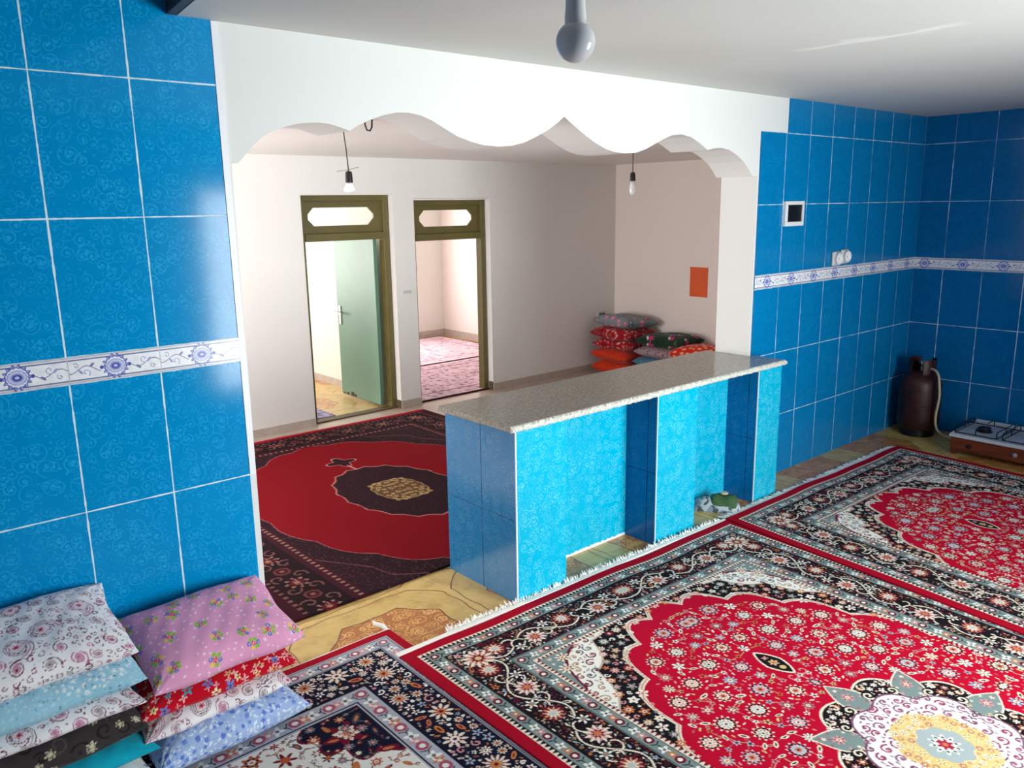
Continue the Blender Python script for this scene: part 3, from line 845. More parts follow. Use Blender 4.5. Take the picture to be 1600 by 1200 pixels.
    for g_, cc in ((0.0, CREAM), (0.009, BLK)):
        t_ = np.clip((Y-yy)/(0.105-g_*1.4), -1, 1)
        hw_ = (0.052-g_)*np.clip(1-np.abs(t_)**1.5, 0, 1)**0.75
        A[(np.abs(X-w2) < hw_) & (np.abs(Y-yy) < 0.105-g_)] = cc
    c.rosette(w2, yy, 0.024, [GOLD, PINK, ORG], 6); c.flower(w2, yy-0.045, 0.016, 5, PINK, 0, 0.3); c.disc(w2, yy+0.045, 0.014, GOLD)
    c.curl(w2-0.035, yy+0.11, 0.028, 0, 0.9, 0.006, PINK)
    # central medallion: eight grey palmettes on a black lobed ground
    rr = np.sqrt(dx**2+dy**2); tt = np.arctan2(dy, dx)
    lob = np.abs(np.sin(tt*4+0.0))
    A[rr < 0.365+0.068*lob**1.2] = CREAM; A[rr < 0.356+0.066*lob**1.2] = BLK
    for x, y, r in tiers(rnd, lambda x, y, r: 0.28 < math.hypot(x-w2, y-l2) < 0.41-r, [(40, 0.014, 0.02, 0.003, 3000), (60, 0.007, 0.01, 0.002, 3000)], (w2-0.42, w2+0.02), (l2-0.42, l2+0.02)):
        c.rosette(x, y, r, [rnd.choice([WHITE, PINK, ORG, CREAM]), MAR, CREAM], 6, rnd.random()*6)
    for k in range(8):
        a = PI+k*PI/4; ca, sa = math.cos(a), math.sin(a)
        for g_, cc in ((0.0, CREAM), (0.008, GRAY)):
            u = (X-w2)*ca+(Y-l2)*sa; v = np.abs(-(X-w2)*sa+(Y-l2)*ca)
            t_ = (u-0.285)/(0.195-g_)
            prof_ = np.where((t_ > 0) & (t_ < 1), (0.078-g_)*np.sin(np.clip(t_, 0, 1)**0.75*PI)**0.8*(1-0.35*np.clip(t_, 0, 1))+0.0, -1)
            A[v < prof_] = cc
        c.rosette(w2+0.375*ca, l2+0.375*sa, 0.028, [PINK, MAR, CREAM, ORG], 7)
        c.line([(w2+0.40*ca, l2+0.40*sa), (w2+0.455*ca, l2+0.455*sa)], 0.005, C(170, 90, 100))
        for e in (-1, 1):
            for rr_, aa in ((0.35, 0.13), (0.41, 0.085), (0.315, 0.11)):
                px, py = w2+rr_*math.cos(a+e*aa), l2+rr_*math.sin(a+e*aa)
                c.flower(px, py, 0.009, 5, rnd.choice([CREAM, PINK, GOLD, C(170, 90, 100)]), 0, 0.3)
        c.flower(w2+0.43*ca, l2+0.43*sa, 0.011, 5, CREAM, 0, 0.3)
        for e in (-1, 1):
            x, y = w2+0.335*math.cos(a+e*0.22), l2+0.335*math.sin(a+e*0.22)
            c.disc(x, y, 0.027, BLK); c.curl(x, y, 0.024, a+PI, 1.0, 0.008, CREAM, e)
            x, y = w2+0.385*math.cos(a+e*0.27), l2+0.385*math.sin(a+e*0.27)
            c.curl(x, y, 0.02, a, 0.8, 0.007, CREAM, -e)
    A[(rr < 0.275+0.045*np.abs(np.sin(tt*4)))] = C(130, 84, 110)
    A[(rr < 0.266+0.045*np.abs(np.sin(tt*4)))] = C(236, 228, 230)
    def mr(x, y): return math.hypot(x-w2, y-l2)
    for x, y, r in tiers(rnd, lambda x, y, r: 0.17 < mr(x, y) < 0.292-r*0.5, [(60, 0.018, 0.026, -0.002, 4000), (120, 0.008, 0.012, 0.0, 5000)], (w2-0.34, w2+0.02), (l2-0.34, l2+0.02)):
        if r > 0.015:
            c.curl(x, y, r, rnd.random()*6, 0.95, 0.0075, rnd.choice([C(140, 100, 124), C(110, 76, 96), C(150, 60, 90)]), rnd.choice([-1, 1])); c.disc(x, y, r*0.3, C(170, 90, 124))
        else: c.leaf(x, y, r, rnd.random()*3, rnd.choice([C(170, 130, 150), C(150, 90, 116)]))
    A[rr < 0.165+0.022*np.abs(np.sin(tt*4))] = C(226, 196, 130)
    for x, y, r in tiers(rnd, lambda x, y, r: 0.08 < mr(x, y) < 0.175, [(30, 0.014, 0.02, 0.0, 3000), (60, 0.006, 0.009, 0.001, 3000)], (w2-0.2, w2+0.02), (l2-0.2, l2+0.02)):
        c.rosette(x, y, r, [rnd.choice([C(238, 220, 170), C(210, 140, 120), WHITE]), rnd.choice([MAR, C(150, 110, 90)]), C(236, 206, 150)], 6, rnd.random()*6)
    A[rr < 0.088+0.012*np.abs(np.cos(tt*4))] = C(170, 180, 182); c.flower(w2, l2, 0.060, 10, WHITE, 0, 0.2)
    for k in range(10): c.disc(w2+0.042*math.cos(k*PI/5), l2+0.042*math.sin(k*PI/5), 0.006, GRAYD)
    c.flower(w2, l2, 0.032, 7, C(170, 40, 70), 0, 0.2); c.disc(w2, l2, 0.010, ORG)
    # borders over the field
    c.a[D < F0] = BLK
    c.a[D < 0.14] = GRAY
    vine_border(c, w2, l2, 0.145, 0.335, BLK, rnd, [CREAM, PINK, MAR, MAR, GRAY, ORG, LBL, WHITE, TAN])
    corner_flower(c, 0.24, 0.095)
    c.a[(D >= 0.335) & (D < 0.405)] = GRAY
    guard_border(c, w2, l2, 0.338, 0.402, GRAY, rnd, MAR)
    ticks(c, 0.402, F0, CREAM, MAR)
    m = D < 0.14; c.a[m] = GRAY
    guard_border(c, w2, l2, 0.078, 0.14, GRAY, rnd, MAR)
    ticks(c, 0.056, 0.078, CREAM, BLK)
    c.a[D < 0.056] = C(168, 0, 34)
    return c.mirror4()

def rug_white(W, L, res, seed=4):
    rnd = random.Random(seed)
    c = Cv(W/2, L/2, res, C(236, 232, 224)); w2, l2 = W/2, L/2
    X, Y = np.meshgrid(c.x, c.y); D = np.minimum(X, Y); F0 = 0.415
    SKY = C(176, 178, 190)
    # spandrel
    th = np.arctan2(Y-F0, X-F0); rad = np.sqrt((X-F0)**2+((Y-F0)*0.8)**2)
    sp = rad < 0.235+0.05*np.abs(np.sin(th*7)); c.a[sp] = MAR
    sp = rad < 0.222+0.05*np.abs(np.sin(th*7)); c.a[sp] = NAVY
    c.rosette(F0+0.12, F0+0.13, 0.075, [MAR, CREAM, NAVY, CREAM], 6); c.rosette(F0+0.12, F0+0.13, 0.035, [CREAM, PINK, ORG], 6)
    fl = tiers(rnd, lambda x, y, r: min(x, y) > F0+r, [(60, 0.034, 0.044, 0.016, 5000), (140, 0.020, 0.028, 0.006, 8000), (400, 0.008, 0.014, 0.003, 12000)], (F0, w2+0.03), (F0, l2+0.03))
    for i, (x, y, r) in enumerate(fl):
        q = min((p for p in fl if p[0] != x), key=lambda p: (p[0]-x)**2+(p[1]-y)**2)
        c.line([(x, y), ((x+q[0])/2+0.01, (y+q[1])/2), (q[0], q[1])], 0.0045, rnd.choice([MAR, GRAYD, C(60, 60, 70)]))
    for x, y, r in fl:
        k = rnd.random()
        if k < 0.35: c.rosette(x, y, r, [rnd.choice([C(176, 84, 48), C(160, 40, 50), ORG]), rnd.choice([MAR, NAVY]), CREAM, ORG], 7, rnd.random()*6)
        elif k < 0.65: c.flower(x, y, r, 6, rnd.choice([C(44, 44, 52), MAR]), rnd.random()*6, 0.4); c.disc(x, y, r*0.4, rnd.choice([C(190, 90, 60), CREAM]))
        elif k < 0.85: c.leaf(x, y, r, rnd.random()*3, rnd.choice([C(60, 66, 74), MAR, C(190, 110, 60)]), ORG)
        else: c.rosette(x, y, r, [GRAY, MAR, PINK], 8, rnd.random()*6)
    c.a[D < F0] = SKY
    c.a[D < 0.32] = NAVY
    rn2 = random.Random(9)
    for x, y, r in tiers(rn2, lambda x, y, r: 0.125+r < min(x, y) < 0.315-r, [(40, 0.042, 0.054, 0.03, 12000), (200, 0.018, 0.028, 0.001, 24000), (900, 0.006, 0.012, 0.001, 40000)], (0.1, w2+0.02), (0.1, l2+0.02)):
        k = rn2.random()
        if k < 0.4: c.rosette(x, y, r, [CREAM, MAR, ORG if k < 0.2 else WHITE, MAR], 9, rn2.random()*6)
        elif k < 0.6 and r < 0.035: c.flower(x, y, r, 5, rn2.choice([WHITE, LBL]), rn2.random()*6, 0.35); c.disc(x, y, r*0.3, MAR)
        elif r > 0.035:
            c.rosette(x, y, r, [CREAM, C(120, 60, 80), C(214, 130, 70), MAR], 13, rn2.random()*6)
            for j in range(12): c.disc(x+r*0.8*math.cos(j*PI/6), y+r*0.8*math.sin(j*PI/6), r*0.08, MAR)
        elif k < 0.8: c.leaf(x, y, r*1.1, rn2.random()*3, rn2.choice([C(206, 130, 62), ORG, CREAM]), MAR)
        else: c.curl(x, y, r, rn2.random()*6, 0.9, 0.007, rn2.choice([CREAM, PINK, WHITE]))
    guard_border(c, w2, l2, 0.322, F0-0.01, SKY, rnd, C(172, 84, 106))
    c.a[D < 0.12] = SKY
    guard_border(c, w2, l2, 0.05, 0.118, SKY, rnd, C(164, 90, 112))
    c.a[D < 0.042] = C(168, 6, 34)
    return c.mirror4()

def rug_dark(W, L, res, seed=5):
    rnd = random.Random(seed)
    w2, l2 = W/2, L/2; FR = C(120, 0, 16)
    c = Cv(w2, l2, res, FR)
    X, Y = np.meshgrid(c.x, c.y); D = np.minimum(X, Y)
    dx, dy = np.abs(X-w2), np.abs(Y-l2)
    DK = C(40, 18, 26); DK2 = C(56, 16, 28)
    th = np.arctan2(dy/1.42, dx/1.02)
    e = (dx/0.98)**1.85+(dy/1.36)**1.85 - 0.06*np.abs(np.sin(th*9))
    c.a[e > 0.93] = C(150, 84, 88); c.a[e > 0.942] = DK
    c.a[np.abs(e+0.10*np.abs(np.sin(th*8))-1.30) < 0.008] = C(112, 66, 72)
    rnd2 = np.random.RandomState(2)
    sp = (rnd2.rand(*e.shape) > 0.965) & (e > 0.93); c.a[sp] = C(104, 62, 66)
    # medallion
    t2 = np.arctan2(dy/0.60, dx/0.42)
    m = (dx/0.39)**2+(dy/0.585)**2 + 0.10*np.abs(np.sin(t2*9))
    c.a[m < 1.10] = C(176, 110, 104); c.a[m < 1.05] = DK
    sp = (rnd2.rand(*e.shape) > 0.97) & (m < 1.0); c.a[sp] = C(80, 46, 52)
    m2 = (dx/0.18)**2.6+(dy/0.215)**2.6+0.10*np.abs(np.sin(t2*8))
    c.a[m2 < 1.02] = C(160, 130, 96); c.a[m2 < 0.90] = C(92, 66, 44)
    for x, y, r in scatter(rnd, 40, lambda x, y, r: abs(x-w2) < 0.14 and abs(y-l2) < 0.20, 0.014, 0.026, 0.003, 2000, (w2-0.16, w2+0.02), (l2-0.22, l2+0.02)):
        c.curl(x, y, r, rnd.random()*6, 1.0, 0.009, C(176, 146, 100))
    # pendants
    c.flower(w2, l2-0.80, 0.13, 4, C(190, 120, 112), 0.0, 0.25); c.flower(w2, l2-0.80, 0.115, 4, DK, 0.0, 0.25)
    c.line([(w2, l2-0.70), (w2, l2-0.58)], 0.016, C(190, 120, 112))
    # borders
    F0 = 0.43
    c.a[D < F0] = DK2
    m = (D > 0.385) & (D < 0.41)
    S = np.maximum(X, Y); c.a[m & (((S/0.045) % 1) < 0.4)] = C(150, 108, 96)
    c.a[D < 0.35] = C(30, 12, 18)
    for side in (0, 1):
        length = w2 if side == 0 else l2
        def F(s_, t_): return (s_, 0.22+t_) if side == 0 else (0.22+t_, s_)
        s_ = 0.25; k = 0
        while s_ < length+0.1:
            x, y = F(s_, 0)
            if k % 2 == 0:
                c.flower(x, y, 0.066, 8, C(158, 128, 114), 0.0, 0.3); c.flower(x, y, 0.055, 8, C(92, 18, 32), 0.0, 0.3); c.disc(x, y, 0.016, C(150, 110, 84))
            else:
                c.disc(x, y, 0.046, C(104, 50, 54)); c.disc(x, y, 0.034, C(54, 18, 26)); c.disc(x, y, 0.014, C(130, 80, 70))
            for e_ in (-1, 1):
                px, py = F(s_+0.09, e_*0.06); c.curl(px, py, 0.045, rnd.random()*6, 0.9, 0.009, C(118, 74, 72), e_)
            s_ += 0.17; k += 1
    c.a[(D > 0.085) & (D < 0.11) & (((S/0.05) % 1) < 0.4)] = C(120, 70, 70)
    c.a[D < 0.085] = C(52, 10, 22)
    c.a[Y < 0.05] = C(158, 6, 32)
    c.a[(X < 0.010)] = C(90, 60, 60)
    return c.mirror4()

def quadpos(BL, BR, FL, FR, z, ripple=0.002, seed=0.0):
    """v = 0 is the back edge, u = 0 the left edge"""
    def pos(U, V):
        X = (1-V)*((1-U)*BL[0]+U*BR[0])+V*((1-U)*FL[0]+U*FR[0])
        Y = (1-V)*((1-U)*BL[1]+U*BR[1])+V*((1-U)*FL[1]+U*FR[1])
        wy = 0.006*np.sin(X*5.1+seed)+0.004*np.sin(X*11+seed*2)
        Y = Y+wy*np.clip(1-V*6, 0, 1)
        Z = z+ripple*(np.sin(X*7+seed)*np.sin(Y*5+1+seed))
        return X, Y, Z
    return pos

def fringe(name, parent, p0, p1, out, n, lmin, lmax, z, seed, curlup=0.0):
    """cream tassels along a rug end; out = unit direction away from the rug"""
    rnd = random.Random(seed); mb = MB()
    p0, p1, out = Vector(p0), Vector(p1), Vector(out)
    along = (p1-p0).normalized()
    mb2 = MB()
    for k in range(n):
        t = (k+rnd.random())/n
        L = rnd.uniform(lmin, lmax); sw_ = rnd.uniform(-0.9, 0.9)
        base = p0.lerp(p1, t)
        pts = []
        for j in range(5):
            q = j/4
            hgt = z+rnd.uniform(0, 0.006)*q+curlup*q*q*rnd.random()
            P = base+out*(L*q*(1-0.25*abs(sw_)*q))+along*(sw_*L*q*q*0.7)
            pts.append((P.x, P.y, hgt-0.004*q))
        mb.tube(pts, [0.005, 0.0058, 0.0055, 0.0045, 0.002], 5)
    o = mb.build(name, M_fringe, parent, smooth=True)
    o['kind'] = 'stuff'
    return o

# red rug in the middle of the room
A_red = rug_red(2.31, 3.62, 0.0032, 1)
ABL, ABR, AFL, AFR = (1.693, 2.745), (4.062, 2.690), (1.655, -0.86), (3.86, -0.86)
rugA = sheet('oriental_rug', A_red, quadpos(ABL, ABR, AFL, AFR, 0.016, 0.0015), M_rug, skirt=0.0, skirt_fn=lambda X, Y: np.where(X < 1.80, 0.0112, 0.0))
tag(rugA, 'large red floral medallion rug in front of the tiled counter, nearest the camera', 'rug')
sel = MB().prism([(1.69, 2.745), (4.05, 2.698), (4.05, 2.716), (1.69, 2.774)], 'z', 0.001, 0.018).build('selvage', M_fringe, rugA)
fringe('fringe', rugA, (1.98, 2.765, 0), (4.02, 2.712, 0), (0, 1, 0), 420, 0.018, 0.040, 0.009, 3, 0.03)
# red rug on the right, overlapping the first
B_red = rug_red(2.28, 3.62, 0.0042, 1)
rugB = sheet('oriental_rug', B_red, quadpos((4.042, 2.705), (6.305, 2.665), (3.64, -0.86), (6.02, -0.86), 0.026, 0.0015, 1.7), M_rug, skirt=0.004, skirt_fn=lambda X, Y: np.where(X < 4.08, 0.0185, 0.0))
tag(rugB, 'red floral medallion rug at the right, its left edge overlapping the bigger view rug', 'rug')
rugB['label'] = 'red floral medallion rug at the right reaching towards the gas stove'
sel = MB().prism([(4.72, 2.70), (6.30, 2.662), (6.30, 2.682), (4.72, 2.718)], 'z', 0.001, 0.02).build('selvage', M_fringe, rugB)
fringe('fringe', rugB, (4.06, 2.712, 0), (6.29, 2.675, 0), (0, 1, 0), 420, 0.03, 0.070, 0.012, 5, 0.006)
# pale rug at the left
A_white = rug_white(2.28, 3.46, 0.0034, 4)
rugC = sheet('oriental_rug', A_white, quadpos((-0.49, 2.985), (1.795, 2.985), (-0.49, -0.47), (1.78, -0.47), 0.009, 0.001, 0.6), M_rug, skirt=0.0)
tag(rugC, 'rug with navy border and white field under the printed pillows', 'rug')
MB().prism([(0.95, 2.985), (1.80, 2.985), (1.80, 2.997), (0.95, 3.0)], 'z', 0.0005, 0.007).build('selvage', M_fringe, rugC)
MB().tube([(1.785, 2.99, 0.006), (1.79, 3.03, 0.006), (1.775, 3.075, 0.005), (1.782, 3.11, 0.004)], [0.008, 0.014, 0.011, 0.003], 6).build('fringe', M_fringe, rugC, smooth=True)
# dark rug of the back room (its near end is tucked under)
A_dark = rug_dark(2.86, 3.56, 0.0062, 5)
full_y0, full_y1 = 6.345, 2.785
nkeep = int(A_dark.shape[0]*(full_y0-3.352)/(full_y0-full_y1))
def posD(U, V):
    X = (1.49+0.02*V)+U*(2.87-0.02*V); Y = 6.345-V*(6.345-3.352) + 0.07*(1-U)*(1-V)
    return X-0.03, Y, 0.012+0.001*np.sin(X*9)*np.sin(Y*7)
rugD = sheet('oriental_rug', A_dark[:nkeep], posD, M_rug, skirt=0.0)
tag(rugD, 'dark maroon rug with plain crimson field in the back room beyond the arch', 'rug')

# rugs of the far rooms
def rug_plain(W, L, bgc, pal, seed, edge=None):
    rnd = random.Random(seed); c = Cv(W/2, L/2, 0.012, bgc)
    for x, y, r in scatter(rnd, 260, lambda x, y, r: True, 0.02, 0.05, 0.006, 5000, (0, W/2), (0, L/2)):
        c.flower(x, y, r, 5, rnd.choice(pal), rnd.random()*6, 0.35); c.disc(x, y, r*0.3, rnd.choice(pal))
    X, Y = np.meshgrid(c.x, c.y); D = np.minimum(X, Y)
    c.a[(D > 0.22) & (D < 0.25)] = pal[0]; c.a[(D > 0.05) & (D < 0.065)] = pal[1]
    if edge is not None: c.a[D < 0.03] = edge
    return c.mirror4()
def flat_rug(arr, x0, x1, y0, y1, z, label):
    def pos(U, V): return x0+U*(x1-x0), y1-V*(y1-y0), z+0*U
    o = sheet('oriental_rug', arr, pos, M_rug, skirt=0.0)
    return tag(o, label, 'rug')
flat_rug(rug_plain(2.7, 1.5, C(196, 164, 172), [C(120, 84, 100), C(222, 200, 205), C(150, 112, 124), C(90, 66, 80)], 3, C(60, 8, 22)), 4.42, 7.15, 6.60, 8.15, 0.012,
         'mauve patterned rug seen through the right doorway, nearer the doorway')
flat_rug(rug_plain(2.7, 1.75, C(222, 190, 198), [C(182, 130, 146), C(240, 226, 230), C(150, 116, 132), C(206, 150, 160)], 8, C(84, 40, 52)), 4.42, 7.15, 8.16, 9.92, 0.012,
         'pale pink rug at the far end beyond the right doorway')
flat_rug(rug_plain(2.6, 2.2, C(176, 164, 196), [C(128, 118, 156), C(206, 196, 222), C(150, 140, 176), C(96, 90, 130)], 5), 1.0, 3.60, 6.74, 8.9, 0.010,
         'lavender patterned rug seen through the left doorway')

# ================================================================== PILLOWS
def fabric(kind, seed=0, W=0.56, H=0.40, res=0.0028):
    rnd = random.Random(seed)
    def sc(n, r0, r1, gap=0.002, tries=4000): return scatter(rnd, n, lambda x, y, r: True, r0, r1, gap, tries, (0, W), (0, H))
    if kind == 'paisley':
        c = Cv(W, H, res, C(242, 238, 242)); P = [C(146, 76, 104), C(190, 110, 146), C(116, 92, 104), C(160, 128, 140), C(110, 30, 56)]
        def drop(x, y, L, a, cc, lv):
            for k, (sc_, q) in enumerate(lv):
                for j in range(9):
                    t = j/8; bend = a+t*1.5
                    px = x+L*sc_*(t*0.95)*math.cos(bend)*0.9; py = y+L*sc_*(t*0.95)*math.sin(bend)*0.9
                    c.disc(px, py, L*sc_*0.42*(1-t)**0.8+0.0012, q)
        for x, y, r in tiers(rnd, lambda x, y, r: True, [(14, 0.050, 0.062, -0.012, 5000), (30, 0.024, 0.034, -0.004, 5000), (110, 0.010, 0.015, 0.0, 6000), (260, 0.004, 0.006, 0.002, 6000)], (0, W), (0, H)):
            a = rnd.random()*6.28
            if r > 0.05:
                cc = rnd.choice(P[:3]); q2 = rnd.choice([C(214, 168, 190), C(196, 180, 188)])
                drop(x, y, r*1.55, a, cc, [(1.0, cc), (0.93, C(244, 238, 242)), (0.84, q2), (0.70, C(244, 240, 242)), (0.62, cc), (0.55, C(236, 222, 230))])
                for k in range(15):
                    t = a+0.6+k*0.33; c.disc(x+r*0.53*math.cos(t), y+r*0.53*math.sin(t), 0.0028, P[4])
                c.flower(x, y, r*0.26, 6, C(214, 120, 140), a, 0.3); c.disc(x, y, r*0.1, C(170, 40, 70))
            elif r > 0.02:
                cc = rnd.choice(P); drop(x, y, r*1.5, a, cc, [(1.0, cc), (0.82, C(240, 232, 236)), (0.6, rnd.choice([C(206, 150, 176), C(186, 170, 178)]))]); c.disc(x, y, r*0.16, cc)
            elif r > 0.008: c.curl(x, y, r, a, 0.9, 0.0038, rnd.choice(P), rnd.choice([-1, 1]))
            else: c.leaf(x, y, r, a, rnd.choice(P))
    elif kind == 'lightblue':
        c = Cv(W, H, res, C(156, 204, 226))
        for x, y, r in sc(900, 0.004, 0.008, 0.0005, 14000): c.flower(x, y, r, 5, rnd.choice([C(196, 222, 234), C(176, 214, 228), C(120, 170, 200)]), rnd.random(), 0.3)
        for x, y, r in scatter(rnd, 260, lambda x, y, r: math.hypot(x-0.52, y-0.30) < 0.18, 0.006, 0.012, 0.0, 4000, (0, W), (0, H)): c.flower(x, y, r, 6, C(226, 238, 242), rnd.random(), 0.25)
        for x, y, r in sc(60, 0.003, 0.004, 0.01): c.disc(x, y, r, C(90, 120, 150))
    elif kind == 'dark':
        c = Cv(W, H, res, C(58, 52, 54))
        for x, y, r in sc(60, 0.02, 0.04, 0.0): c.curl(x, y, r, rnd.random()*6, 1.0, 0.008, rnd.choice([C(36, 31, 33), C(78, 70, 74), C(44, 40, 42)]), rnd.choice([-1, 1]))
        for x, y, r in sc(60, 0.016, 0.020, 0.014):
            c.flower(x, y, r, 6, C(206, 200, 170), 0.3, 0.22); 
            for k in range(6): c.disc(x+0.55*r*math.cos(k*PI/3-0.3), y+0.55*r*math.sin(k*PI/3-0.3), r*0.19, C(120, 112, 96))
    elif kind == 'turquoise':
        c = Cv(W, H, res, C(10, 168, 196)); c.a[:, c.x < 0.36] = C(8, 144, 178); c.a[:, c.x < 0.17] = C(222, 222, 220)
        for x, y, r in sc(80, 0.006, 0.014): c.flower(x, y, r, 5, C(18, 180, 206) if x > 0.36 else C(6, 150, 186) if x > 0.17 else C(206, 206, 206), 0, 0.3)
    elif kind == 'multi':
        c = Cv(W, H, res, C(232, 230, 228))
        for x, y, r in sc(160, 0.008, 0.02): c.flower(x, y, r, 5, rnd.choice([C(70, 120, 190), C(220, 120, 90), C(60, 66, 90), C(240, 236, 230), C(210, 170, 120)]), rnd.random()*6, 0.35)
    elif kind == 'pink':
        c = Cv(W, H, res, C(228, 158, 196))
        for x, y, r in sc(240, 0.005, 0.0075, 0.009): c.flower(x, y, r, 5, C(246, 222, 236), rnd.random()*6, 0.35)
        for x, y, r in sc(34, 0.018, 0.022, 0.026, 6000):
            a0 = rnd.random()*6
            for k in range(6):
                px, py = x+r*0.95*math.cos(a0+k), y+r*0.95*math.sin(a0+k)
                c.disc(px, py, r*0.42, C(136, 188, 62) if k % 3 == 1 else C(104, 118, 186) if k % 3 == 0 else C(136, 188, 62) if k == 2 else C(238, 196, 90))
            for k in range(6):
                if k % 3 == 0: c.disc(x+r*0.95*math.cos(a0+k), y+r*0.95*math.sin(a0+k), r*0.13, C(220, 210, 240))
            c.flower(x, y, r*0.62, 5, C(216, 50, 104), a0, 0.3); c.disc(x, y, r*0.16, C(240, 190, 90))
    elif kind == 'redfloral':
        c = Cv(W, H, res, C(196, 4, 34))
        for x, y, r in sc(200, 0.008, 0.016, -0.002): 
            for k in range(4): c.leaf(x+r*0.6*math.cos(k*1.6), y+r*0.6*math.sin(k*1.6), r*0.5, k*1.6, C(240, 196, 196))
        for x, y, r in sc(90, 0.012, 0.024, -0.003): c.flower(x, y, r, 5, rnd.choice([C(238, 220, 160), C(232, 180, 130), C(90, 140, 214), C(20, 176, 196), C(240, 236, 200)]), rnd.random()*6, 0.35); c.disc(x, y, r*0.25, rnd.choice([C(60, 40, 60), C(200, 40, 60)]))
    elif kind == 'blue':
        c = Cv(W, H, res, C(166, 188, 230))
        for x, y, r in sc(700, 0.006, 0.014, -0.004, 9000): c.leaf(x, y, r, rnd.random()*3, rnd.choice([C(214, 226, 244), C(226, 236, 248), C(150, 176, 226)]))
        for x, y, r in sc(200, 0.008, 0.013, 0.003): c.flower(x, y, r, 7, rnd.choice([C(96, 126, 208), C(110, 140, 214)]), 0, 0.15)
        for x, y, r in sc(200, 0.002, 0.003, 0.004): c.disc(x, y, r, C(90, 100, 150))
    elif kind == 'roses':
        c = Cv(W, H, res*2, C(120, 138, 142))
        for x, y, r in sc(60, 0.035, 0.06): c.flower(x, y, r, 6, rnd.choice([C(190, 30, 90), C(214, 110, 146), C(90, 104, 110)]), rnd.random()*6, 0.35); c.disc(x, y, r*0.3, C(230, 180, 190))
    elif kind == 'redpetal':
        c = Cv(W, H, res*2, C(160, 18, 34))
        for x, y, r in sc(160, 0.018, 0.03, -0.004): c.leaf(x, y, r, rnd.random()*3, rnd.choice([C(224, 170, 160), C(110, 10, 24), C(206, 130, 120), C(120, 90, 80)]))
    elif kind == 'orange':
        c = Cv(W, H, res*2, C(196, 52, 24))
        for x, y, r in sc(30, 0.02, 0.03): c.flower(x, y, r, 5, C(176, 36, 20), 0, 0.3)
    elif kind == 'greenrose':
        c = Cv(W, H, res*2, C(26, 54, 38))
        for x, y, r in sc(40, 0.02, 0.036): c.leaf(x, y, r, rnd.random()*3, rnd.choice([C(70, 100, 50), C(14, 34, 26), C(20, 60, 44)]))
        for x, y, r in sc(14, 0.03, 0.05, 0.02): c.flower(x, y, r, 5, C(206, 40, 130), rnd.random()*6, 0.35); c.leaf(x+r, y, r*0.7, 1, C(214, 206, 190))
    elif kind == 'mauve':
        c = Cv(W, H, res*2, C(150, 128, 134))
        for x, y, r in sc(120, 0.01, 0.016): c.curl(x, y, r, rnd.random()*6, 0.9, 0.006, C(110, 60, 76))
    elif kind == 'slateblue':
        c = Cv(W, H, res*2, C(70, 110, 132))
        for x, y, r in sc(60, 0.01, 0.02): c.leaf(x, y, r, rnd.random()*3, C(100, 140, 156))
    else:
        c = Cv(W, H, res*2, C(198, 40, 30))
        for x, y, r in sc(150, 0.020, 0.028, 0.004): c.ell(x, y, r, r*0.7, 0.5, C(232, 168, 120))
    return c.a

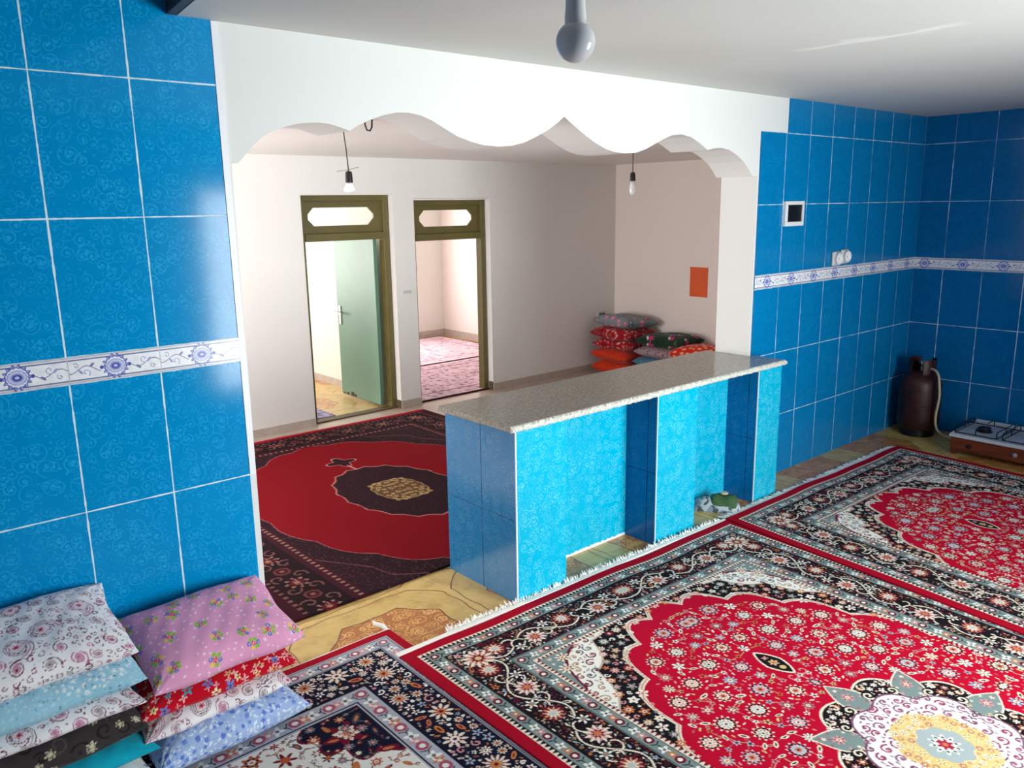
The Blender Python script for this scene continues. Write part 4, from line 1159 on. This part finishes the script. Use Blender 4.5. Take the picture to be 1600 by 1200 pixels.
def pillow(name, W, H, T, kind, loc, rz=0.0, tilt=0.0, roll=0.0, seed=0, label='', cat='pillow', group=None, nx=200, ny=150, pw=4.0, ear=0.05):
    fab = fabric(kind, seed, W+T*0.8, H+T*0.8)
    fh, fw = fab.shape[:2]
    def arc(n, half):
        t = np.sin(np.linspace(-PI/2, PI/2, 4001)); z = (1-np.abs(t)**pw)**0.55*T/2
        q = np.concatenate([[0], np.cumsum(np.hypot(np.diff(t)*half, np.diff(z)))])
        return np.interp(np.linspace(0, 1, n), q/q[-1], t)
    u = arc(nx, W/2); v = arc(ny, H/2)
    U, V = np.meshgrid(u, v)
    rs = np.random.RandomState(seed+11)
    ph = rs.rand(8)*6.28
    prof = (1-np.abs(U)**pw)**0.55*(1-np.abs(V)**pw)**0.55
    X = U*W/2*(1-ear*(1-V**2)); Y = V*H/2*(1-ear*1.1*(1-U**2))
    X = X+0.004*np.sin(V*5+ph[0]); Y = Y+0.004*np.sin(U*6+ph[1])
    wr = 0.0022*np.sin(X*31+Y*44+ph[2])*np.sin(Y*17+X*9+ph[3]) + 0.0010*np.sin(X*80-Y*50+ph[4]) + 0.004*np.sin(X*14+ph[5])*np.sin(Y*11+ph[6])
    # creases running out from the corners
    for sx in (-1, 1):
        for sy in (-1, 1):
            ax = X-sx*W/2; ay = Y-sy*H/2; r = np.sqrt(ax**2+ay**2)+1e-6
            wr = wr+0.004*np.sin(np.arctan2(ay, ax)*14+ph[7])*np.exp(-(r/0.10)**2)
    top = prof*T/2+wr*prof; bot = -prof*T/2*0.98+wr*prof*0.5
    verts = np.concatenate([np.stack([X, Y, top], -1).reshape(-1, 3), np.stack([X, Y, bot], -1).reshape(-1, 3)])
    f1 = grid_faces(ny, nx); f2 = grid_faces(ny, nx)[:, ::-1]+nx*ny
    # weld rim: map rim vertices of the bottom grid to the top grid
    idx = np.arange(nx*ny).reshape(ny, nx); rim = np.zeros((ny, nx), bool); rim[0] = rim[-1] = True; rim[:, 0] = rim[:, -1] = True
    mp = np.arange(nx*ny)+nx*ny; mp[rim.ravel()] = np.arange(nx*ny)[rim.ravel()]
    f2 = mp[f2-nx*ny]
    gi, gj = np.meshgrid(np.linspace(0, 1, nx), np.linspace(1, 0, ny))
    fi = (gi*(fw-1)).astype(int); fj = (gj*(fh-1)).astype(int)
    cc = fab[fj, fi].reshape(-1, 3); cc = np.concatenate([cc, cc])
    # drop the unused rim vertices of the bottom
    used = np.ones(2*nx*ny, bool); used[nx*ny:][rim.ravel()] = False
    remap = np.cumsum(used)-1
    faces = remap[np.concatenate([f1, f2])]
    o = raw_mesh(name, verts[used], faces, cc[used], M_cloth)
    o.location = loc; o.rotation_euler = (tilt, roll, rz)
    return tag(o, label, cat, group)

GB = 'pillows stacked against the blue wall'
# right stack, bottom to top (tilt: positive lifts the back edge)
pillow('pillow', 0.56, 0.40, 0.155, 'blue', (0.905, 2.775, 0.094), 0.03, 0.03, 0, 1, 'blue and white dotted pillow at the bottom of the right-hand stack', group=GB)
pillow('pillow', 0.53, 0.38, 0.095, 'paisley', (0.868, 2.785, 0.212), 0.02, 0.07, 0, 2, 'white pillow with pink paisley, second from the bottom of the right-hand stack', group=GB)
pillow('pillow', 0.56, 0.38, 0.105, 'redfloral', (0.885, 2.785, 0.300), 0.0, 0.12, 0, 3, 'red pillow with cream and turquoise flowers, below the pink one', group=GB)
pillow('pillow', 0.55, 0.40, 0.145, 'pink', (0.915, 2.77, 0.425), 0.03, 0.30, 0, 4, 'pink pillow with small flower bunches on top of the right-hand stack', group=GB)
# left stack
pillow('pillow', 0.60, 0.40, 0.13, 'multi', (0.33, 2.77, 0.082), 0.0, 0.0, 0, 5, 'white pillow with coloured flowers lowest in the left-hand stack', group=GB)
pillow('pillow', 0.60, 0.40, 0.10, 'turquoise', (0.345, 2.77, 0.180), 0.02, 0.02, 0, 6, 'turquoise and white pillow under the dark brown one', group=GB)
pillow('pillow', 0.60, 0.40, 0.135, 'dark', (0.325, 2.775, 0.278), 0.02, 0.05, 0, 7, 'dark brown pillow printed with cream flowers in the left-hand stack', group=GB)
pillow('pillow', 0.60, 0.40, 0.085, 'paisley', (0.32, 2.78, 0.372), 0.01, 0.08, 0, 8, 'paisley pillow pressed between the dark brown and the light blue pillows', group=GB)
pillow('pillow', 0.62, 0.40, 0.125, 'lightblue', (0.325, 2.775, 0.465), 0.02, 0.14, 0, 9, 'light blue pillow with tiny white flowers, second from the top of the left-hand stack', group=GB)
pillow('pillow', 0.62, 0.40, 0.13, 'paisley', (0.315, 2.79, 0.580), 0.02, 0.26, 0, 12, 'white and mauve paisley pillow on top of the left-hand stack', group=GB)

# cushions heaped in the corner of the back room
GC = 'cushions heaped in the corner of the back room'
def cushion(kind, W, H, T, loc, rz, tilt, roll, seed, label):
    pillow('cushion', W, H, T, kind, loc, rz, tilt, roll, seed, label, 'cushion', GC, 70, 50, 4.2, 0.03)
x_ = 6.98
cushion('orange', 0.60, 0.46, 0.17, (6.96, 6.10, 0.095), PI/2, 0, 0, 21, 'orange cushion lowest in the corner pile of the back room')
cushion('orange', 0.60, 0.46, 0.16, (6.95, 6.11, 0.240), PI/2-0.1, 0, 0, 22, 'orange cushion, second lowest in the corner pile of the back room')
cushion('redpetal', 0.58, 0.46, 0.14, (6.96, 6.10, 0.370), PI/2+0.05, 0, 0, 23, 'dark red cushion with pale petals, lower of the two in the corner pile')
cushion('redpetal', 0.60, 0.46, 0.15, (6.94, 6.10, 0.490), PI/2, 0, 0, 24, 'dark red cushion with pale petals directly under the grey rose cushion')
cushion('roses', 0.60, 0.46, 0.15, (6.97, 6.10, 0.620), PI/2-0.12, 0.05, 0, 25, 'grey cushion with pink roses on top of the corner pile')
cushion('slateblue', 0.56, 0.44, 0.16, (6.96, 5.50, 0.090), PI/2, 0, 0, 26, 'plain slate blue cushion lowest under the green one')
cushion('slateblue', 0.56, 0.44, 0.14, (6.97, 5.52, 0.225), PI/2, 0, 0, 27, 'slate blue cushion between the lowest cushion and the mauve one')
cushion('mauve', 0.58, 0.46, 0.13, (6.96, 5.48, 0.345), PI/2, 0, 0, 28, 'mauve grey patterned cushion under the dark green one')
cushion('greenrose', 0.60, 0.46, 0.15, (6.97, 5.46, 0.470), PI/2+0.1, 0.03, 0.03, 29, 'dark green cushion with a magenta rose in the middle pile')
cushion('reddots', 0.66, 0.48, 0.25, (6.97, 4.84, 0.132), PI/2, 0, 0, 30, 'red cushion with cream dots lowest of the pile nearest the arch')
cushion('reddots', 0.80, 0.50, 0.23, (6.95, 4.86, 0.370), PI/2+0.10, 0.10, 0, 31, 'red cushion with cream dots on top of the pile nearest the arch')

# ================================================================== SMALL THINGS
# near bulb
nb = empty('hanging_bulb', (0.938, 0.932, 2.577), 0, 'opal white bulb in white holder hanging from the ceiling near the camera', 'light bulb')
q = 0.0305
prb = [(max(0.001, q*math.sin(t)), -0.4095-q*math.cos(t)) for t in [PI*0.82*k/16 for k in range(17)]]
MB().lathe(prb+[(0.0168, -0.374), (0.0155, -0.362), (0.0148, -0.345), (0.0146, -0.333)]).build('bulb', M_opal, nb, smooth=True)
smooth_angle(MB().lathe([(0.012, -0.336), (0.0185, -0.334), (0.0185, -0.30), (0.016, -0.285), (0.006, -0.275), (0.004, -0.27)]).build('socket', M_offpl, nb))
MB().tube([(0, 0, -0.275), (0.001, 0.001, -0.18), (-0.001, 0, -0.08), (0, 0, 0)], 0.0028).build('cord', M_offpl, nb)
# back room bulbs
def back_bulb(x, y, zt, zb, label, clear, seed):
    o = empty('hanging_bulb', (x, y, 2.362), 0, label, 'light bulb', 'bulbs on cords in the back room')
    d = zt-2.362; b0 = d-0.062; e = zb-2.362
    MB().tube([(-0.02 if seed else 0, 0, 0), (-0.008 if seed else 0, 0, d*0.5), (0, 0, d)], 0.0035, 6).build('cord', M_wire, o)
    smooth_angle(MB().lathe([(0.004, d+0.004), (0.016, d), (0.020, d-0.012), (0.022, b0), (0.018, b0-0.002)], seg=24).build('socket', M_black, o))
    L = b0-e
    if clear:
        pr = [(0.016, b0), (0.022, b0-0.3*L), (0.026, b0-0.55*L), (0.025, b0-0.8*L), (0.018, b0-0.94*L), (0.002, e)]
    else:
        pr = [(0.015, b0), (0.020, b0-0.2*L), (0.030, b0-0.5*L), (0.034, b0-0.68*L), (0.030, b0-0.86*L), (0.016, b0-0.97*L), (0.002, e)]
    MB().lathe(pr, seg=28).build('bulb', M_clear if clear else M_opal, o, smooth=True)
    return o
bb1 = back_bulb(2.476, 4.30, 2.130, 2.008, 'white bulb in a black holder in front of the left doorway', False, 1)
MB().tube([(-0.06, 0.03, -0.232), (0.0, 0, -0.222), (0.05, -0.03, -0.208)], 0.002, 5).build('wire_end', M_steelg, bb1)
back_bulb(4.98, 4.30, 2.158, 1.985, 'clear long bulb in a black holder towards the right end of the back room', True, 0)
hk = MB().tube([(2.262, 3.741, 2.366), (2.262, 3.741, 2.335), (2.272, 3.741, 2.310), (2.29, 3.741, 2.306), (2.302, 3.741, 2.325), (2.305, 3.741, 2.366)], 0.0045, 8).build('wire_loop', M_black, smooth=True)
tag(hk, 'short black cable loop sticking out of the back room ceiling behind the arch', 'cable')

# fuse box and sockets on the right tiles
fb = empty('fuse_box', (5.117, 3.0, 1.84), 0, 'small white fuse box with black window on the right blue wall', 'fuse box')
f = MB(); f.box(-0.118, 0.118, -0.022, 0.0, -0.0825, -0.054); f.box(-0.118, 0.118, -0.022, 0, 0.058, 0.0825)
f.box(-0.118, -0.086, -0.022, 0, -0.054, 0.058); f.box(0.100, 0.118, -0.022, 0, -0.054, 0.058)
f.build('frame', M_whitepl, fb, bevel=0.003)
MB().box(-0.086, 0.100, -0.012, 0, -0.054, 0.058).build('dark_cover', M_black, fb)
def socket(x, z, label):
    s = empty('wall_socket', (x, 3.0, z), 0, label, 'socket', 'sockets above the border tiles')
    MB().box(-0.052, 0.052, -0.022, 0, -0.052, 0.052).build('plate', M_offpl, s, bevel=0.012, bseg=4)
    Mx = Matrix.Rotation(PI/2, 4, 'X')
    smooth_angle(MB().lathe([(0.001, 0.020), (0.036, 0.020), (0.041, 0.024), (0.044, 0.042), (0.040, 0.046), (0.037, 0.043), (0.034, 0.030), (0.001, 0.029)], Mx=Mx).build('face', M_whitepl, s))
    h = MB()
    for e in (-1, 1): h.lathe([(0.0045, 0.029), (0.0045, 0.0305), (0.001, 0.0305)], (e*0.012, 0, 0), 12, Mx)
    h.build('pin_hole', M_black, s)
socket(5.735, 1.505, 'left one of the two round white sockets above the border tiles')
socket(5.858, 1.515, 'right one of the two round white sockets above the border tiles')
def plate(x, z, w, h, label, name, parts):
    s = empty(name, (x, 6.54, z), 0, label, name.split('_')[-1])
    MB().box(-w/2, w/2, -0.012, 0, -h/2, h/2).build('plate', M_offpl, s, bevel=0.003)
    parts(s)
def two(s):
    MB().box(-0.035, -0.022, -0.03, -0.012, -0.022, 0.022).build('plug', M_black, s, bevel=0.002)
    MB().box(0.018, 0.034, -0.035, -0.012, -0.026, 0.022).build('plug', M_black, s, bevel=0.002)
plate(7.045, 0.645, 0.13, 0.075, 'double socket with dark plugs on the back wall above the cushion pile', 'wall_socket', two)
plate(4.325, 1.131, 0.10, 0.028, 'slim white switch on the wall strip between the two doorways', 'light_switch', lambda s: MB().box(-0.03, 0.03, -0.017, -0.012, -0.006, 0.006).build('rocker', M_offpl, s))
# orange sheet on the side wall
def paper():
    vs = []; fs = []; n = 8; m = 6
    for i in range(n+1):
        for j in range(m+1):
            z = 0.925+0.318*i/n; y = 5.212+0.232*j/m
            dx_ = 0.004+0.006*abs(math.sin(j/m*PI))*abs(math.sin(i*1.7))+(0.006 if i == n and j in (0, m) else 0)
            vs.append((7.28-dx_, y, z))
    k = len(vs)
    vs += [(v[0]+0.0012, v[1], v[2]) for v in vs]
    for i in range(n):
        for j in range(m):
            a = i*(m+1)+j
            fs.append((a, a+1, a+m+2, a+m+1)); fs.append((k+a, k+a+m+1, k+a+m+2, k+a+1))
    o = MB().add(vs, fs).build('paper_sheet', M_orange, smooth=True, fix=False)
    tag(o, 'blank orange paper sheet stuck on the side wall above the cushions', 'poster')
paper()

# gas cylinder
gx, gy = 6.86, 2.76
gc = empty('gas_cylinder', (gx, gy, 0), 0, 'dark maroon gas cylinder standing in the corner of the blue walls', 'gas cylinder')
prof = [(0.001, 0.045), (0.10, 0.04), (0.145, 0.06), (0.160, 0.10), (0.163, 0.15)]
prof += [(0.163, 0.262), (0.1655, 0.266), (0.1655, 0.276), (0.163, 0.28), (0.163, 0.40), (0.157, 0.45), (0.138, 0.49), (0.10, 0.522), (0.05, 0.538), (0.001, 0.54)]
smooth_angle(MB().lathe(prof, seg=56).build('body', M_cyl, gc), 0.5)
smooth_angle(MB().lathe([(0.125, 0.0), (0.132, 0.0), (0.132, 0.065), (0.125, 0.065), (0.122, 0.03)], seg=48).build('foot_ring', M_iron, gc))
colr = MB()
for a0, a1 in [(0.5, 2.7), (3.6, 5.9)]:
    n = 18; vs = []; fs = []
    for k in range(n+1):
        a = a0+(a1-a0)*k/n
        for r_, z_ in [(0.100, 0.515), (0.098, 0.635), (0.103, 0.642), (0.107, 0.635), (0.104, 0.515)]:
            vs.append((r_*math.cos(a), r_*math.sin(a), z_))
    for k in range(n):
        for j in range(5): fs.append((k*5+j, k*5+(j+1) % 5, (k+1)*5+(j+1) % 5, (k+1)*5+j))
    fs += [(0, 1, 2, 3, 4), tuple(n*5+j for j in (4, 3, 2, 1, 0))]
    colr.add(vs, fs)
smooth_angle(colr.build('collar', M_cyl, gc))
v_ = MB().lathe([(0.018, 0.535), (0.018, 0.575), (0.012, 0.58), (0.012, 0.60), (0.030, 0.602), (0.030, 0.618), (0.001, 0.62)], seg=20)
v_.tube([(0, 0, 0.575), (-0.03, -0.06, 0.575), (-0.045, -0.085, 0.572)], 0.013, 10)
smooth_angle(v_.build('valve', M_chrome, gc))
hs = [(6.815, 2.675, 0.572), (6.78, 2.62, 0.566), (6.755, 2.585, 0.53), (6.735, 2.565, 0.46), (6.725, 2.553, 0.38), (6.73, 2.56, 0.30), (6.74, 2.572, 0.22), (6.745, 2.570, 0.14), (6.75, 2.545, 0.08), (6.78, 2.48, 0.04), (6.83, 2.42, 0.05), (6.86, 2.38, 0.08)]
def spline(pts, n=6):
    out = []
    P = [Vector(p) for p in pts]; P = [P[0]]+P+[P[-1]]
    for i in range(1, len(P)-2):
        for k in range(n):
            t = k/n; a, b, c_, d = P[i-1], P[i], P[i+1], P[i+2]
            out.append(0.5*((2*b)+(c_-a)*t+(2*a-5*b+4*c_-d)*t*t+(3*b-a-3*c_+d)*t**3))
    out.append(P[-2]); return out
h_ = MB().tube(spline(hs), 0.0095, 10).build('gas_hose', M_hose, smooth=True)
tag(h_, 'cream rubber hose curving down from the gas cylinder valve to the stove', 'hose')

# gas stove on its wooden base
sx0, sx1, sy0, sy1 = 6.45, 7.0, 1.36, 2.352
gs = empty('gas_stove', (6.72, 1.86, 0), 0, 'flat white gas stove on a low reddish brown wooden base along the right wall', 'gas stove')
def sp(mb, name, mat, parent=None, **kw):
    o = mb.build(name, mat, parent or gs, **kw)
    if parent is None: o.matrix_parent_inverse = Matrix.Translation((-6.72, -1.86, 0))
    return o
b_ = MB().box(sx0+0.012, sx1-0.01, sy0+0.01, sy1-0.01, 0.035, 0.142)
base = sp(b_, 'base_box', M_wood, bevel=0.004)
for xx in (sx0+0.03, sx1-0.05):
    for yy in (sy0+0.03, sy1-0.05): sp(MB().box(xx, xx+0.035, yy, yy+0.035, 0, 0.036), 'leg', M_wood)
tp = MB().box(sx0, sx1, sy0, sy1, 0.142, 0.160)
tp.box(sx0, sx0+0.012, sy0, sy1, 0.16, 0.168); tp.box(sx1-0.02, sx1, sy0, sy1, 0.16, 0.178); tp.box(sx0, sx1, sy1-0.012, sy1, 0.16, 0.168); tp.box(sx0, sx1, sy0, sy0+0.012, 0.16, 0.168)
sp(tp, 'enamel_top', M_enamel, bevel=0.003)
for yb in (2.19, 1.86, 1.53):
    bn = MB().lathe([(0.055, 0.160), (0.055, 0.168), (0.040, 0.172), (0.040, 0.184), (0.046, 0.188), (0.042, 0.196), (0.02, 0.199), (0.001, 0.199)], (6.70, yb, 0), 28)
    sp(smooth_angle(bn.build('burner', M_iron, gs)) if False else bn, 'burner', M_iron, smooth=False)
    g = MB(); x0, x1, y0, y1 = 6.52, 6.90, yb-0.145, yb+0.145; zt = 0.215
    g.tube([(x0, y0, 0.167), (x0, y1, 0.167), (x1, y1, 0.167), (x1, y0, 0.167), (x0, y0, 0.167)], 0.004, 6)
    for a in range(4):
        cx_, cy_ = (x0+x1)/2, yb
        ex, ey = [(x0, yb), (x1, yb), (cx_, y0), (cx_, y1)][a]
        g.tube([(ex, ey, 0.167), (ex, ey, zt-0.008), (ex+(cx_-ex)*0.06, ey+(cy_-ey)*0.06, zt), (ex+(cx_-ex)*0.72, ey+(cy_-ey)*0.72, zt)], 0.004, 6)
    for yy in (y0, y1):
        g.tube([(x0, yy, 0.167), (x0, yy, zt-0.012), (x0+0.02, yy, zt), (x1-0.02, yy, zt), (x1, yy, zt-0.012), (x1, yy, 0.167)], 0.004, 6)
    sp(g, 'pan_support', M_iron)
for i_, yk in enumerate((2.205, 1.893, 1.58)):
    Mx = Matrix.Translation((sx0+0.012, yk, 0.085)) @ Matrix.Rotation(-PI/2, 4, 'Y')
    kn = MB().lathe([(0.017, 0.0), (0.017, 0.004), (0.012, 0.006), (0.011, 0.020), (0.008, 0.023), (0.001, 0.024)], (0, 0, 0), 20, Mx)
    sp(kn, 'knob', M_chrome if i_ == 1 else M_iron)
sp(MB().box(sx0+0.008, sx0+0.013, sy0+0.02, sy1-0.10, 0.05, 0.058), 'front_rail', M_wood)

# folded camouflage purse in the right niche
pr = empty('fabric_purse', (4.20, 2.88, 0.0), math.radians(-57), 'grey camouflage purse with green flap and beige button in the right niche', 'purse')
def camo():
    t = NT('camouflage_fabric'); x, y, z, o = t.xyz()
    a = t.noise(o, 22, 2); b = t.noise(t.comb(y, x, z), 30, 2)
    c = t.mix(t.smooth(a, 0.48, 0.52), C4(120, 134, 148), C4(172, 182, 186))
    c = t.mix(t.smooth(b, 0.56, 0.6), c, C4(58, 72, 78))
    return t.set(c, 0.8)
def blob(L, W, H, nx=28, ny=18, seed=1, zbase=0.0, px=3.0):
    rs = np.random.RandomState(seed); vs = []; fs = []
    for k, sg in enumerate((1, -1)):
        for j in range(ny+1):
            for i in range(nx+1):
                u = -1+2*i/nx; v = -1+2*j/ny
                p = (1-abs(u)**px)**0.5*(1-abs(v)**px)**0.5
                z = p*H*(0.9+0.18*math.sin(u*5+seed)*math.sin(v*3)) if sg > 0 else 0.0
                vs.append((u*L/2*(1-0.07*v*v), v*W/2*(1-0.08*u*u), zbase+z))
    n = (nx+1)*(ny+1)
    for j in range(ny):
        for i in range(nx):
            a = j*(nx+1)+i
            fs.append((a, a+1, a+nx+2, a+nx+1)); fs.append((n+a, n+a+nx+1, n+a+nx+2, n+a+1))
    return vs, fs
vs, fs = blob(0.31, 0.17, 0.085)
o = MB().add(vs, fs).build('body', camo(), pr, smooth=True, fix=False)
vs, fs = blob(0.17, 0.145, 0.030, 16, 12, 2, 0.072, 5)
vs = [(x+0.045, y-0.005, z - 0.05*abs(y/0.075)**3) for x, y, z in vs]
o = MB().add(vs, fs).build('flap', simple('green_flap_fabric', C(52, 86, 48), 0.75, var=0.25, scale=20), pr, smooth=True, fix=False)
smooth_angle(MB().lathe([(0.001, 0.105), (0.026, 0.105), (0.027, 0.109), (0.022, 0.114), (0.001, 0.116)], (0.045, -0.005, 0), 24).build('button', simple('beige_button', C(196, 186, 160), 0.4), pr))
